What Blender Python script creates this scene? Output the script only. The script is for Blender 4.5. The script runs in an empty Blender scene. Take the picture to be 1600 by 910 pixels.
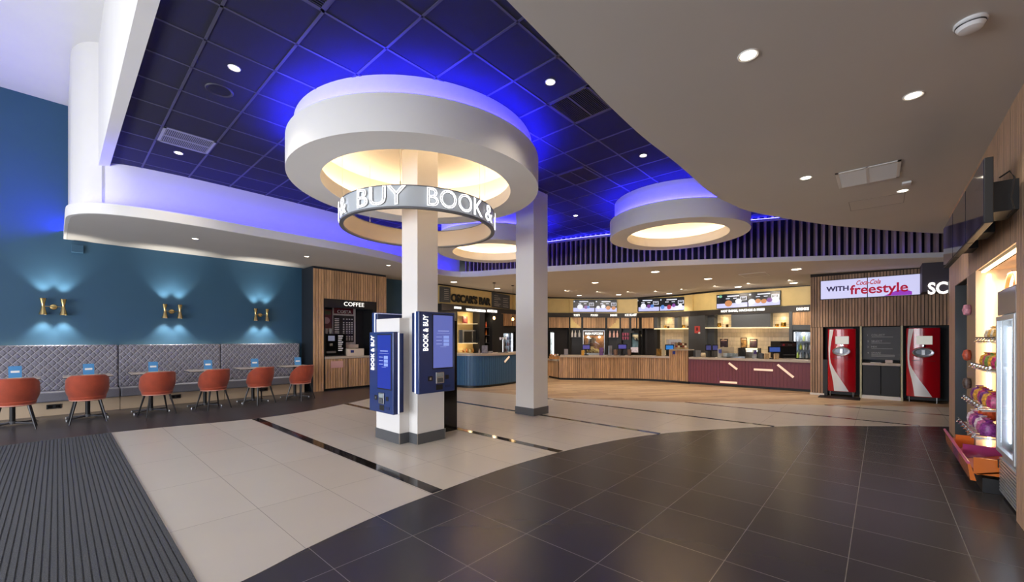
import bpy, bmesh, math, random
from mathutils import Vector, Matrix
random.seed(7)
SC = bpy.context.scene
COL = SC.collection
PI = math.pi
# ------------------------------------------------------------------ camera, light, exposure
EYE = 1.5; FPX = 640.0; YAW = math.radians(42)
FW = (math.cos(YAW), math.sin(YAW)); RT = (math.sin(YAW), -math.cos(YAW))
cam_d = bpy.data.cameras.new('camera'); cam = bpy.data.objects.new('camera', cam_d); COL.objects.link(cam)
cam_d.sensor_width = 36; cam_d.lens = 36 * FPX / 1600; cam_d.shift_y = 75 / 1600; cam_d.clip_start = .05; cam_d.clip_end = 200
cam.location = (0, 0, EYE); cam.rotation_euler = (PI / 2, 0, YAW - PI / 2)
SC.camera = cam
SC.view_settings.view_transform = 'Standard'; SC.view_settings.look = 'None'
SC.view_settings.exposure = 0.45; SC.view_settings.gamma = 1; SC.view_settings.use_curve_mapping = False
SC.cycles.use_light_tree = True
SC.cycles.max_bounces = 7; SC.cycles.diffuse_bounces = 4; SC.cycles.glossy_bounces = 3; SC.cycles.transmission_bounces = 6
SC.cycles.sample_clamp_indirect = 4.0; SC.cycles.caustics_reflective = False; SC.cycles.caustics_refractive = False
W = bpy.data.worlds.new('world'); SC.world = W; W.use_nodes = True
W.node_tree.nodes['Background'].inputs[0].default_value = (.86, .9, 1, 1)
W.node_tree.nodes['Background'].inputs[1].default_value = 2.1

def light(kind, name, loc, energy, color, rot=(0, 0, 0), **kw):
    d = bpy.data.lights.new(name, kind); d.energy = energy; d.color = color
    for k, v in kw.items(): setattr(d, k, v)
    o = bpy.data.objects.new(name, d); o.location = loc; o.rotation_euler = rot; COL.objects.link(o); return o
# daylight through the entrance glazing behind and to the left of the camera; the side lamp is an added fill
light('AREA', 'entrance_daylight', (-4.5, -3.0, 1.8), 430, (.93, .96, 1), (math.radians(82), 0, math.radians(-50)), shape='RECTANGLE', size=7, size_y=4)
light('AREA', 'side_fill', (-5.6, 6.0, 1.5), 330, (.93, .95, 1), (math.radians(86), 0, math.radians(-105)), shape='RECTANGLE', size=7, size_y=2.4)  # unseen fill added to brighten the right wall, soffits and kiosks

# ------------------------------------------------------------------ measured geometry helpers
def ray(px, py=530):
    r = (px - 800) / FPX
    return (FW[0] + r * RT[0], FW[1] + r * RT[1], (530 - py) / FPX)
def at_y(px, py, y):
    d = ray(px, py); t = y / d[1]; return (d[0] * t, EYE + d[2] * t)
def at_x(px, py, x):
    d = ray(px, py); t = x / d[0]; return (d[1] * t, EYE + d[2] * t)
def fwd(p): return p[0] * FW[0] + p[1] * FW[1]
def zat(py, p): return EYE + (530 - py) * fwd(p) / FPX
def hit(px, path):
    d = ray(px); best = None
    for a, b in zip(path, path[1:]):
        ex, ey = b[0] - a[0], b[1] - a[1]; den = d[0] * ey - d[1] * ex
        if abs(den) < 1e-9: continue
        t = (a[0] * ey - a[1] * ex) / den; s = (a[0] * d[1] - a[1] * d[0]) / den
        if -.001 <= s <= 1.001 and t > 0 and (best is None or t < best[0]): best = (t, d[0] * t, d[1] * t, (ex, ey))
    return best
def spline(pts, n=6):
    out = []
    P = [pts[0]] + list(pts) + [pts[-1]]
    for i in range(1, len(P) - 2):
        p0, p1, p2, p3 = P[i - 1], P[i], P[i + 1], P[i + 2]
        for k in range(n):
            t = k / n
            out.append(tuple(.5 * ((2 * p1[j]) + (-p0[j] + p2[j]) * t + (2 * p0[j] - 5 * p1[j] + 4 * p2[j] - p3[j]) * t * t + (-p0[j] + 3 * p1[j] - 3 * p2[j] + p3[j]) * t ** 3) for j in (0, 1)))
    out.append(tuple(pts[-1])); return out
def offset(path, d):
    out = []
    for i, p in enumerate(path):
        a = path[max(i - 1, 0)]; b = path[min(i + 1, len(path) - 1)]
        tx, ty = b[0] - a[0], b[1] - a[1]; l = math.hypot(tx, ty) or 1
        out.append((p[0] - ty / l * d, p[1] + tx / l * d))      # +d = to the left of travel
    return out
def resample(path, step):
    out = [(path[0], (path[1][0] - path[0][0], path[1][1] - path[0][1]))]; acc = 0
    for a, b in zip(path, path[1:]):
        l = math.hypot(b[0] - a[0], b[1] - a[1])
        if l < 1e-9: continue
        t = step - acc
        while t <= l:
            out.append(((a[0] + (b[0] - a[0]) * t / l, a[1] + (b[1] - a[1]) * t / l), ((b[0] - a[0]) / l, (b[1] - a[1]) / l))); t += step
        acc = l - (t - step)
    d = out[0][1]; l = math.hypot(*d); out[0] = (out[0][0], (d[0] / l, d[1] / l))
    return out

# ------------------------------------------------------------------ materials
def lin(h):
    h = h.lstrip('#'); c = [int(h[i:i + 2], 16) / 255 for i in (0, 2, 4)]
    return tuple(((v + .055) / 1.055) ** 2.4 if v > .04045 else v / 12.92 for v in c) + (1,)
MATS = {}
def mat(name, col, rough=.5, metal=0, spec=.5, emit=None, es=0, noise=0, nscale=20, bump=0, bscale=60, island=0, trans=0, stretch=None, alpha=1, coat=0, sheen=0):
    if name in MATS: return MATS[name]
    m = bpy.data.materials.new(name); m.use_nodes = True; nt = m.node_tree; N = nt.nodes; L = nt.links
    b = N['Principled BSDF']; c = lin(col) if isinstance(col, str) else tuple(col) + (1,)
    b.inputs['Base Color'].default_value = c; b.inputs['Roughness'].default_value = rough; b.inputs['Metallic'].default_value = metal
    b.inputs['Specular IOR Level'].default_value = spec; b.inputs['Transmission Weight'].default_value = trans; b.inputs['Alpha'].default_value = alpha
    b.inputs['Coat Weight'].default_value = coat; b.inputs['Sheen Weight'].default_value = sheen
    if emit: b.inputs['Emission Color'].default_value = lin(emit) if isinstance(emit, str) else tuple(emit) + (1,); b.inputs['Emission Strength'].default_value = es
    tc = N.new('ShaderNodeTexCoord'); vec = tc.outputs['Object']
    if stretch:
        mp = N.new('ShaderNodeMapping'); mp.inputs['Scale'].default_value = stretch; L.new(vec, mp.inputs['Vector']); vec = mp.outputs[0]
    fac = None
    if noise or island:
        nz = N.new('ShaderNodeTexNoise'); nz.inputs['Scale'].default_value = nscale; nz.inputs['Detail'].default_value = 4; L.new(vec, nz.inputs['Vector'])
        mr = N.new('ShaderNodeMapRange'); mr.inputs['From Min'].default_value = .3; mr.inputs['From Max'].default_value = .7; mr.inputs['To Min'].default_value = 1 - noise; mr.inputs['To Max'].default_value = 1 + noise
        L.new(nz.outputs['Fac'], mr.inputs['Value']); fac = mr.outputs[0]
        if island:
            g = N.new('ShaderNodeNewGeometry'); m2 = N.new('ShaderNodeMapRange'); m2.inputs['To Min'].default_value = 1 - island; m2.inputs['To Max'].default_value = 1 + island
            L.new(g.outputs['Random Per Island'], m2.inputs['Value']); mm = N.new('ShaderNodeMath'); mm.operation = 'MULTIPLY'; L.new(fac, mm.inputs[0]); L.new(m2.outputs[0], mm.inputs[1]); fac = mm.outputs[0]
        vm = N.new('ShaderNodeVectorMath'); vm.operation = 'SCALE'; vm.inputs[0].default_value = c[:3]; L.new(fac, vm.inputs['Scale']); L.new(vm.outputs[0], b.inputs['Base Color'])
    if bump:
        n2 = N.new('ShaderNodeTexNoise'); n2.inputs['Scale'].default_value = bscale; n2.inputs['Detail'].default_value = 3; L.new(vec, n2.inputs['Vector'])
        bp = N.new('ShaderNodeBump'); bp.inputs['Strength'].default_value = bump; bp.inputs['Distance'].default_value = .01; L.new(n2.outputs['Fac'], bp.inputs['Height']); L.new(bp.outputs[0], b.inputs['Normal'])
    MATS[name] = m; return m
def tile_mat(name, col, joint, px_, x0, py_, y0, w=.004, rough=.3, var=.04, noise=.06, nscale=1.6, spec=.5, bump=.15):
    m = mat(name, col, rough, spec=spec); nt = m.node_tree; N = nt.nodes; L = nt.links; b = N['Principled BSDF']
    g = N.new('ShaderNodeNewGeometry'); sx = N.new('ShaderNodeSeparateXYZ'); L.new(g.outputs['Position'], sx.inputs[0])
    def M(op, a, bb=None):
        n = N.new('ShaderNodeMath'); n.operation = op
        for i, v in enumerate((a, bb)):
            if v is None: continue
            if isinstance(v, (int, float)): n.inputs[i].default_value = v
            else: L.new(v, n.inputs[i])
        return n.outputs[0]
    def axis(o, p, o0):
        u = M('DIVIDE', M('SUBTRACT', o, o0), p); fr = M('FRACT', u); d = M('SUBTRACT', .5, M('ABSOLUTE', M('SUBTRACT', fr, .5)))
        return M('LESS_THAN', M('MULTIPLY', d, p), w / 2), M('FLOOR', u)
    jx, ix = axis(sx.outputs[0], px_, x0); jy, iy = axis(sx.outputs[1], py_, y0)
    j = M('MAXIMUM', jx, jy)
    cb = N.new('ShaderNodeCombineXYZ'); L.new(ix, cb.inputs[0]); L.new(iy, cb.inputs[1])
    wn = N.new('ShaderNodeTexWhiteNoise'); wn.noise_dimensions = '3D'; L.new(cb.outputs[0], wn.inputs['Vector'])
    v = M('ADD', M('MULTIPLY', M('SUBTRACT', wn.outputs['Value'], .5), 2 * var), 1)
    nz = N.new('ShaderNodeTexNoise'); nz.inputs['Scale'].default_value = nscale; nz.inputs['Detail'].default_value = 6; L.new(g.outputs['Position'], nz.inputs['Vector'])
    v = M('ADD', v, M('MULTIPLY', M('SUBTRACT', nz.outputs['Fac'], .5), 2 * noise))
    vm = N.new('ShaderNodeVectorMath'); vm.operation = 'SCALE'; vm.inputs[0].default_value = lin(col)[:3]; L.new(v, vm.inputs['Scale'])
    mx = N.new('ShaderNodeMix'); mx.data_type = 'RGBA'; L.new(j, mx.inputs['Factor']); L.new(vm.outputs[0], mx.inputs['A']); mx.inputs['B'].default_value = lin(joint); L.new(mx.outputs['Result'], b.inputs['Base Color'])
    L.new(M('ADD', rough, M('MULTIPLY', j, .3)), b.inputs['Roughness'])
    return m
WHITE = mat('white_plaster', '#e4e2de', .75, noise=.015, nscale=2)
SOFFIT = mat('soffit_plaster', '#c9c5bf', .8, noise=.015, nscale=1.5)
TEAL = mat('teal_paint', '#2c5571', .6, noise=.02, nscale=3)
NAVYW = mat('dark_navy_paint', '#1b222b', .6)
CHAR = mat('charcoal_panel', '#46494e', .5, noise=.03)
BLACK = mat('black_matt', '#121214', .5)
BLKG = mat('black_gloss', '#0b0b0d', .12)
WOOD = mat('oak_slats', '#bb946e', .55, noise=.22, nscale=5, island=.22, stretch=(6, 6, .6), bump=.1)
WOODD = mat('walnut_slats', '#a98a70', .55, noise=.2, nscale=5, island=.25, stretch=(6, 6, .6), bump=.1)
WOODR = mat('oak_cladding', '#bf9d80', .45, noise=.12, nscale=5, island=.12, stretch=(6, 6, .5), bump=.05)
BACKW = mat('slat_backing', '#241b16', .7)
FINS = mat('fin_timber', '#a88f7c', .6, noise=.15, nscale=5, island=.12, stretch=(6, 6, .6))
CTOP = mat('stone_worktop', '#b5a797', .35, noise=.06, nscale=30)
BLUEC = mat('blue_counter_panel', '#2f5a80', .45, noise=.03)
MAROON = mat('maroon_counter_panel', '#743340', .45, noise=.03)
CREAM = mat('cream_trim', '#f0dcc6', .5, emit='#ffdcc0', es=.35)
YELL = mat('gold_wall_panel', '#dcc284', .45, noise=.04, nscale=4)
VELV = mat('rust_velvet', '#9a3b1d', .8, noise=.14, nscale=9, bump=.1, bscale=150, sheen=.3)
GREYF = mat('grey_upholstery', '#8d8a93', .75, noise=.05, nscale=60, bump=.2, bscale=300, sheen=.2)
GREYD = mat('grey_seat_upholstery', '#7c7b84', .7, noise=.06, nscale=50, bump=.2, bscale=300)
LEGB = mat('black_chair_leg', '#17161a', .3)
STEEL = mat('brushed_steel', '#b9bbbd', .28, metal=1)
CHROME = mat('polished_chrome', '#dcdde0', .08, metal=1)
BRASS = mat('polished_brass', '#d9c286', .25, metal=1)
GOLDM = mat('gold_jar_metal', '#c99a45', .25, metal=1)
NAVY = mat('navy_kiosk', '#1f376f', .3, coat=.3)
NAVYD = mat('deep_navy_kiosk', '#1a2a58', .35, coat=.3)
RED = mat('red_machine_gloss', '#b00d1c', .18, coat=.6)
WHITEG = mat('white_gloss', '#eef0f2', .2)
WHITEM = mat('white_matt', '#e8e6e2', .6)
GREYS = mat('grey_skirting', '#55575a', .4)
PLAST = mat('grey_plastic', '#6c6d70', .5)
PAPER = mat('printed_paper', '#e2d3cc', .6)
PINKP = mat('pink_notice', '#d9a8a0', .6)
GLASS = mat('clear_glass', '#ffffff', .02, trans=1.0, alpha=.25)
ACRY = mat('clear_acrylic', '#e9eef0', .08, alpha=.3)
TILEW = mat('cream_kitchen_tile', '#cdbd9f', .3, island=.08)
GROUT = mat('tile_grout', '#a09784', .8)
WNEON = mat('white_neon', '#ffffff', .4, emit='#fbfaff', es=2.5)
WLET = mat('lit_white_letter', '#ffffff', .4, emit='#fffaf0', es=.9)
WARML = mat('warm_lamp_glow', '#ffffff', .4, emit='#ffd9a0', es=14)
WARMC = mat('warm_cove_led', '#ffffff', .4, emit='#ffe0b8', es=26)
COOLC = mat('cool_led', '#ffffff', .4, emit='#dbe9ff', es=7)
BLED = mat('blue_cove_led', '#3040ff', .4, emit=(.02, .016, 1.0), es=150)
BLED2 = mat('blue_led_soft', '#3040ff', .4, emit=(.04, .03, 1.0), es=4)
DL = mat('downlight_glow', '#ffffff', .4, emit='#fff0d6', es=9)
def emat(name, col, es=1.0): return mat(name, tuple(c * .35 for c in lin(col)[:3]), .3, emit=col, es=es * .62)

# ------------------------------------------------------------------ mesh building
class G:
    def __init__(s): s.v = []; s.f = []
    def add(s, vs, fs):
        n = len(s.v); s.v += [tuple(v) for v in vs]; s.f += [tuple(i + n for i in f) for f in fs]; return s
    def box(s, x0, x1, y0, y1, z0, z1):
        x0, x1 = min(x0, x1), max(x0, x1); y0, y1 = min(y0, y1), max(y0, y1); z0, z1 = min(z0, z1), max(z0, z1)
        return s.add([(x0, y0, z0), (x1, y0, z0), (x1, y1, z0), (x0, y1, z0), (x0, y0, z1), (x1, y0, z1), (x1, y1, z1), (x0, y1, z1)],
                     [(0, 3, 2, 1), (4, 5, 6, 7), (0, 1, 5, 4), (1, 2, 6, 5), (2, 3, 7, 6), (3, 0, 4, 7)])
    def hexa(s, b, t):   # 4 bottom (ccw) and 4 top verts
        return s.add(list(b) + list(t), [(0, 3, 2, 1), (4, 5, 6, 7), (0, 1, 5, 4), (1, 2, 6, 5), (2, 3, 7, 6), (3, 0, 4, 7)])
    def obox(s, c, u, hw, hd, z0, z1):   # box with centre c, along-vector u
        l = math.hypot(*u); u = (u[0] / l, u[1] / l); v = (-u[1], u[0])
        q = [(c[0] + u[0] * a + v[0] * b, c[1] + u[1] * a + v[1] * b) for a, b in ((-hw, -hd), (hw, -hd), (hw, hd), (-hw, hd))]
        return s.hexa([(x, y, z0) for x, y in q], [(x, y, z1) for x, y in q])
    def prism(s, poly, z0, z1):
        n = len(poly); f0 = z0 if callable(z0) else (lambda x, y: z0); f1 = z1 if callable(z1) else (lambda x, y: z1)
        a = sum(poly[i][0] * poly[(i + 1) % n][1] - poly[(i + 1) % n][0] * poly[i][1] for i in range(n))
        if a < 0: poly = poly[::-1]
        return s.add([(x, y, f0(x, y)) for x, y in poly] + [(x, y, f1(x, y)) for x, y in poly],
                     [tuple(range(n - 1, -1, -1)), tuple(range(n, 2 * n))] + [(i, (i + 1) % n, n + (i + 1) % n, n + i) for i in range(n)])
    def wall(s, path, th, z0, z1):     # thick wall along a path, thickness to the left (+)
        f0 = z0 if callable(z0) else (lambda x, y: z0); f1 = z1 if callable(z1) else (lambda x, y: z1)
        o = offset(path, th); n = len(path); vs = []
        for p, q in zip(path, o): vs += [(p[0], p[1], f0(*p)), (q[0], q[1], f0(*p)), (q[0], q[1], f1(*p)), (p[0], p[1], f1(*p))]
        fs = []
        for i in range(n - 1):
            a = 4 * i; b = a + 4
            for k in range(4): fs.append((a + k, b + k, b + (k + 1) % 4, a + (k + 1) % 4))
        fs += [(0, 1, 2, 3), (4 * n - 1, 4 * n - 2, 4 * n - 3, 4 * n - 4)]
        return s.add(vs, fs)
    def lathe(s, prof, c=(0, 0, 0), n=24, axis='z', a0=0, a1=2 * PI):
        full = abs(a1 - a0 - 2 * PI) < 1e-6; m = n if full else n + 1; vs = []
        for k in range(m):
            a = a0 + (a1 - a0) * k / n
            for r, h in prof:
                p = (r * math.cos(a), r * math.sin(a), h)
                if axis == 'x': p = (h, p[0], p[1])
                if axis == 'y': p = (p[0], h, p[1])
                vs.append((c[0] + p[0], c[1] + p[1], c[2] + p[2]))
        L_ = len(prof); fs = []
        for k in range(n):
            k2 = (k + 1) % m
            for i in range(L_ - 1): fs.append((k * L_ + i, k2 * L_ + i, k2 * L_ + i + 1, k * L_ + i + 1))
        return s.add(vs, fs)
    def cyl(s, c, r, z0, z1, n=16, r1=None):
        r1 = r if r1 is None else r1
        return s.lathe([(1e-4, z0), (r, z0), (r1, z1), (1e-4, z1)], (c[0], c[1], 0), n)
    def tube(s, pts, r, n=8, r1=None):
        pts = [Vector(p) for p in pts]; vs = []; fs = []; m = len(pts); r1 = r if r1 is None else r1
        up = Vector((0, 0, 1))
        for i, p in enumerate(pts):
            t = (pts[min(i + 1, m - 1)] - pts[max(i - 1, 0)]).normalized()
            a = t.cross(up) if abs(t.z) < .95 else t.cross(Vector((1, 0, 0))); a.normalize(); b = t.cross(a)
            rr = r + (r1 - r) * i / (m - 1)
            for k in range(n):
                w = 2 * PI * k / n; q = p + a * math.cos(w) * rr + b * math.sin(w) * rr; vs.append(tuple(q))
        for i in range(m - 1):
            for k in range(n): fs.append((i * n + k, i * n + (k + 1) % n, (i + 1) * n + (k + 1) % n, (i + 1) * n + k))
        fs += [tuple(range(n - 1, -1, -1)), tuple(range((m - 1) * n, m * n))]
        return s.add(vs, fs)
    def quad(s, *p): return s.add(p, [tuple(range(len(p)))])
    def build(s, name, m, parent=None, smooth=False, bev=0, seg=2, world=True, solid=0):
        me = bpy.data.meshes.new(name); off = parent_world(parent) if (parent and world) else Vector((0, 0, 0))
        me.from_pydata([tuple(Vector(v) - off) for v in s.v], [], s.f); me.materials.append(m)
        bm = bmesh.new(); bm.from_mesh(me); bmesh.ops.recalc_face_normals(bm, faces=bm.faces); bm.to_mesh(me); bm.free()
        if smooth:
            me.polygons.foreach_set('use_smooth', [True] * len(me.polygons)); me.set_sharp_from_angle(angle=math.radians(35))
        o = bpy.data.objects.new(name, me); COL.objects.link(o)
        if parent: o.parent = parent
        if bev:
            b = o.modifiers.new('bevel', 'BEVEL'); b.width = bev; b.segments = seg; b.limit_method = 'ANGLE'
        return o
def parent_world(p):
    v = Vector((0, 0, 0))
    while p: v += p.location; p = p.parent
    return v
def thing(name, label, cat, loc=(0, 0, 0), rz=0, group=None):
    o = bpy.data.objects.new(name, None); o.empty_display_size = .1; COL.objects.link(o); o.location = loc; o.rotation_euler = (0, 0, rz)
    o['label'] = label; o['category'] = cat
    if group: o['group'] = group
    return o
def tag(o, label, cat, group=None):
    o['label'] = label; o['category'] = cat
    if group: o['group'] = group
    return o
def struct(name, g, m, **k):
    o = g.build(name, m, **k); o['kind'] = 'structure'; return o
def copy_tree(o, parent=None):
    c = o.copy(); COL.objects.link(c)
    if parent: c.parent = parent
    for ch in [x for x in o.children]: copy_tree(ch, c)
    return c
def dup(o, loc, label, rz=None, group=None):
    c = copy_tree(o); c.location = loc
    if rz is not None: c.rotation_euler = (0, 0, rz)
    c['label'] = label
    if group: c['group'] = group
    return c
def text(name, s, pos, rv, m, parent=None, h=.1, w=None, ext=.004, outline=0, bold=0, shear=0, vertical=False):
    """lettering as a mesh; pos = lower left corner, rv = reading direction (plan), vertical = reads upwards"""
    cu = bpy.data.curves.new(name, 'FONT'); cu.body = s; cu.size = 1; cu.extrude = 0; cu.offset = -.012 if outline else bold; cu.shear = shear
    if outline: cu.fill_mode = 'NONE'; cu.bevel_depth = outline; cu.bevel_resolution = 1; cu.resolution_u = 4
    else: cu.resolution_u = 3
    to = bpy.data.objects.new(name, cu); COL.objects.link(to)
    dg = bpy.context.evaluated_depsgraph_get(); me = bpy.data.meshes.new_from_object(to.evaluated_get(dg)); bpy.data.objects.remove(to)
    xs = [v.co.x for v in me.vertices]; ys = [v.co.y for v in me.vertices]
    if not xs: return None
    x0, x1, y0, y1 = min(xs), max(xs), min(ys), max(ys); k = h / (y1 - y0); kx = k if w is None else w / (x1 - x0)
    l = math.hypot(*rv); r = Vector((rv[0] / l, rv[1] / l, 0)); u = Vector((0, 0, 1)); n = r.cross(u)
    if vertical: a, b = u, -r
    else: a, b = r, u
    off = parent_world(parent) if parent else Vector((0, 0, 0)); P = Vector(pos)
    if vertical: P = P + r * h
    for v in me.vertices:
        c = v.co.copy(); v.co = P - off + a * (c.x - x0) * kx + b * (c.y - y0) * k + n * (c.z * k + ext)
    me.materials.clear(); me.materials.append(m)
    o = bpy.data.objects.new(name, me); COL.objects.link(o)
    if parent: o.parent = parent
    if not outline:
        so = o.modifiers.new('thick', 'SOLIDIFY'); so.thickness = ext; so.offset = 0
    return o
def slab(x0, x1, y0, y1, z0, z1): return G().box(x0, x1, y0, y1, z0, z1)

# ================================================================== SETTING
def zs(x, y): return 3.24 + .03 * (y - 1)                 # underside of the seating / bar bulkhead
CEIL = 4.42; VOID = 6.4; RS = 3.5; WY = 12.7; RY = -.83
# --- floor
DT = tile_mat('dark_porcelain', '#3a3839', '#77716c', .605, 1.21, .622, .165, .005, .26, .05, .1, spec=.4)
DT2 = tile_mat('dark_porcelain_seating', '#3f3a3b', '#77716c', 1.21, .575, .61, 9.2, .005, .3, .05, .1)
PT = tile_mat('pale_porcelain', '#cfc7bb', '#8f857b', .615, 1.19 - .615, 1.25, 4.09, .004, .3, .03, .05)
WT = mat('wood_look_floor', '#c4a585', .38)
def wood_floor():
    m = WT; nt = m.node_tree; N = nt.nodes; L = nt.links; b = N['Principled BSDF']
    g = N.new('ShaderNodeNewGeometry'); mp = N.new('ShaderNodeMapping'); mp.inputs['Rotation'].default_value = (0, 0, math.radians(33)); L.new(g.outputs['Position'], mp.inputs['Vector'])
    br = N.new('ShaderNodeTexBrick'); br.inputs['Scale'].default_value = 1; br.inputs['Brick Width'].default_value = 1.2; br.inputs['Row Height'].default_value = .2; br.inputs['Mortar Size'].default_value = .004
    br.inputs['Color1'].default_value = lin('#d2b795'); br.inputs['Color2'].default_value = lin('#ab8a68'); br.inputs['Mortar'].default_value = lin('#7d6850'); L.new(mp.outputs[0], br.inputs['Vector'])
    nz = N.new('ShaderNodeTexNoise'); nz.inputs['Scale'].default_value = 4; mp2 = N.new('ShaderNodeMapping'); mp2.inputs['Scale'].default_value = (1, 8, 1); L.new(mp.outputs[0], mp2.inputs['Vector']); L.new(mp2.outputs[0], nz.inputs['Vector'])
    mx = N.new('ShaderNodeMix'); mx.data_type = 'RGBA'; mx.blend_type = 'OVERLAY'; mx.inputs['Factor'].default_value = .35; L.new(br.outputs['Color'], mx.inputs['A']); L.new(nz.outputs['Fac'], mx.inputs['B']); L.new(mx.outputs['Result'], b.inputs['Base Color'])
wood_floor()
curve = spline([(-.2, 2.78), (.755, 2.937), (1.206, 3.061), (1.834, 3.18), (2.534, 3.23), (3.5, 3.25), (4.464, 3.16), (5.5, 2.93), (6.394, 2.593), (7.3, 2.05), (8.153, 1.418), (8.8, .82), (9.349, .166), (9.8, -.34), (10.25, -.9)], 5)
seatb = spline([(.54, 9.16), (1.2, 9.05), (2.5, 8.75), (3.5, 8.86), (4.57, 9.25), (6, 9.9), (7.5, 10.5), (8.3, 10.9)], 5)
woodb = spline([(7.0, 10.2), (7.81, 9.26), (8.28, 7.29), (8.36, 6.32), (9.09, 5.0), (9.94, 3.45), (11.6, 1.04), (12.7, -.5), (13.17, -1.2)], 5)
struct('floor', slab(-6, 20, -4, 14, -.2, -.002), DT)                                           # screed and dark field
struct('floor', G().prism([(.54, 9.16)] + seatb[1:] + woodb + [(10.25, -1.2), (10.25, -.9)] + curve[::-1][1:-4] + [(.56, 2.9)], -.002, 0), PT)
struct('floor', G().prism(woodb + [(14.5, -1.2), (19, -1.2), (19, 13), (8.3, 13), (8.3, 10.9)], -.002, .0005), WT)
struct('floor', G().prism(seatb + [(8.3, 13), (-6, 13), (-6, 9.2)], -.002, .0008), DT2)
GRAN = mat('black_granite_strip', '#1d1a19', .08, noise=.1)
for x, y0, y1, w in ((2.5, 3.235, 8.75, .13), (4.48, 3.165, 9.2, .12), (6.38, 2.6, 10.0, .1), (8.23, 1.36, 6.9, .09), (9.96, -.5, 3.45, .08), (11.68, -1.15, .95, .08)):
    struct('trim_1', slab(x - w / 2, x + w / 2, y0, y1, -.001, .0015), GRAN)
# --- entrance mat
MATM = mat('ribbed_carpet', '#4a4c51', .95, noise=.45, nscale=120, bump=.6, bscale=250)
g = G().box(-5.9, .578, -.75, 9.15, 0, .004); x = .575
while x > -5.8: g.box(x - .027, x, -.74, 9.12, .004, .008); x -= .036
tag(g.build('entrance_mat', MATM), 'dark grey ribbed entrance mat laid flat beside the pale tiles', 'mat')
# --- high void over the entrance, beam and tiled ceiling
struct('ceiling', slab(-6, .46, -4, 12.9, VOID, VOID + .1), WHITE)
struct('wall_beam', slab(.457, .585, -4, 9.6, CEIL - .05, VOID), WHITE)
TILEC = mat('dark_ceiling_tile', '#1d1b30', .9, noise=.05, nscale=80, bump=.5, bscale=300)
struct('ceiling', slab(.58, 20, -4, 14, CEIL, CEIL + .1), TILEC)
g = G()
TB = mat('ceiling_tee_bar', '#4a4856', .5)
x = .965
while x < 16.5: g.box(x - .012, x + .012, 1.3, 10.5, CEIL - .006, CEIL + .01); x += .622
y = 3.085 - .602 * 3
while y < 10.5: g.box(.585, 16.5, y - .012, y + .012, CEIL - .006, CEIL + .01); y += .602
struct('trim_2', g, TB)
# --- teal wall and the added light-blocking walls
struct('wall_left', slab(-6, 9.0, WY, WY + .2, 0, VOID), TEAL)
struct('wall_light_block', slab(-6.1, -6, 1, WY, 2.7, VOID), WHITE)  # unseen upper walls, added to keep world light off the white void
struct('wall_light_block', slab(-6, 5, -4.1, -4, 3.4, VOID), WHITE)
# --- right-hand plaster soffit with its wavy edge
redge = [(-4, 1.62), (1.5, 1.63)] + spline([(1.77, 1.64), (2.43, 1.68), (3.16, 1.73), (3.9, 1.75), (4.6, 1.73), (5.34, 1.73), (5.91, 1.73), (6.48, 1.68), (7.27, 1.52), (8.16, 1.14), (9.15, .62), (9.75, .22), (10.38, -.21), (11.2, -.85), (11.6, -1.4)], 5)
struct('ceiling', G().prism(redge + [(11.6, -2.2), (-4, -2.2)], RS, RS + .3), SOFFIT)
struct('trim_3', G().wall(redge, .06, RS + .3, CEIL), WHITE)
# --- curved white upper wall (left), its ledge and the bulkhead over seats and bar
UP = spline([(.154, WY), (.154, 11.2), (.156, 10.3), (.2, 10.0), (.3, 9.76), (.46, 9.6), (.7, 9.44), (1.0, 9.36), (1.7, 9.3), (2.8, 9.3), (4.0, 9.36), (5.1, 9.48), (6.1, 9.74), (7.0, 10.1), (7.9, 10.5), (8.6, 10.72), (9.25, 10.75)], 6)
UPL = [p for p in UP if p[0] <= .53]; UPR = [p for p in UP if p[0] > .46]
struct('wall_upper', G().wall(UPL + [UPR[[i for i, p in enumerate(UPR) if p[0] > UPL[-1][0]][0]]], .12, lambda x, y: zs(x, y) + .06, VOID), WHITE, smooth=True)
struct('wall_upper', G().wall(UPR, .12, lambda x, y: zs(x, y) + .06, CEIL), WHITE, smooth=True)
FA = spline([(.09, WY), (.09, 11.2), (.09, 10.3), (.11, 9.86), (.19, 9.58), (.32, 9.33), (.52, 9.13), (.8, 9.0), (1.2, 8.91), (1.85, 8.87), (2.6, 8.9), (3.4, 8.92), (4.2, 8.93), (5.0, 9.04), (5.85, 9.25), (6.9, 9.75), (7.7, 10.14), (8.3, 10.3), (8.78, 10.15)], 6)
FB = spline([(8.78, 10.15), (8.98, 9.6), (9.1, 8.82), (9.36, 7.17), (9.68, 5.8), (10.07, 4.41), (10.44, 3.3), (10.85, 2.23), (11.42, .8), (12.03, -.62), (12.3, -1.25)], 6)
FAB = FA + FB[1:]
def lip(x, y): return zs(x, y) + .1 + .008 * min(max(y, 0), 9.5)
struct('wall_bulkhead', G().wall(FAB, .05, zs, lip), WHITE, smooth=True)
struct('ceiling', G().prism(offset(FAB, .04) + [(13.8, -1.25), (19, -1.25), (19.0, 14), (.1, 14)], lambda x, y: zs(x, y) + .0, lambda x, y: zs(x, y) + .05), SOFFIT)
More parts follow.
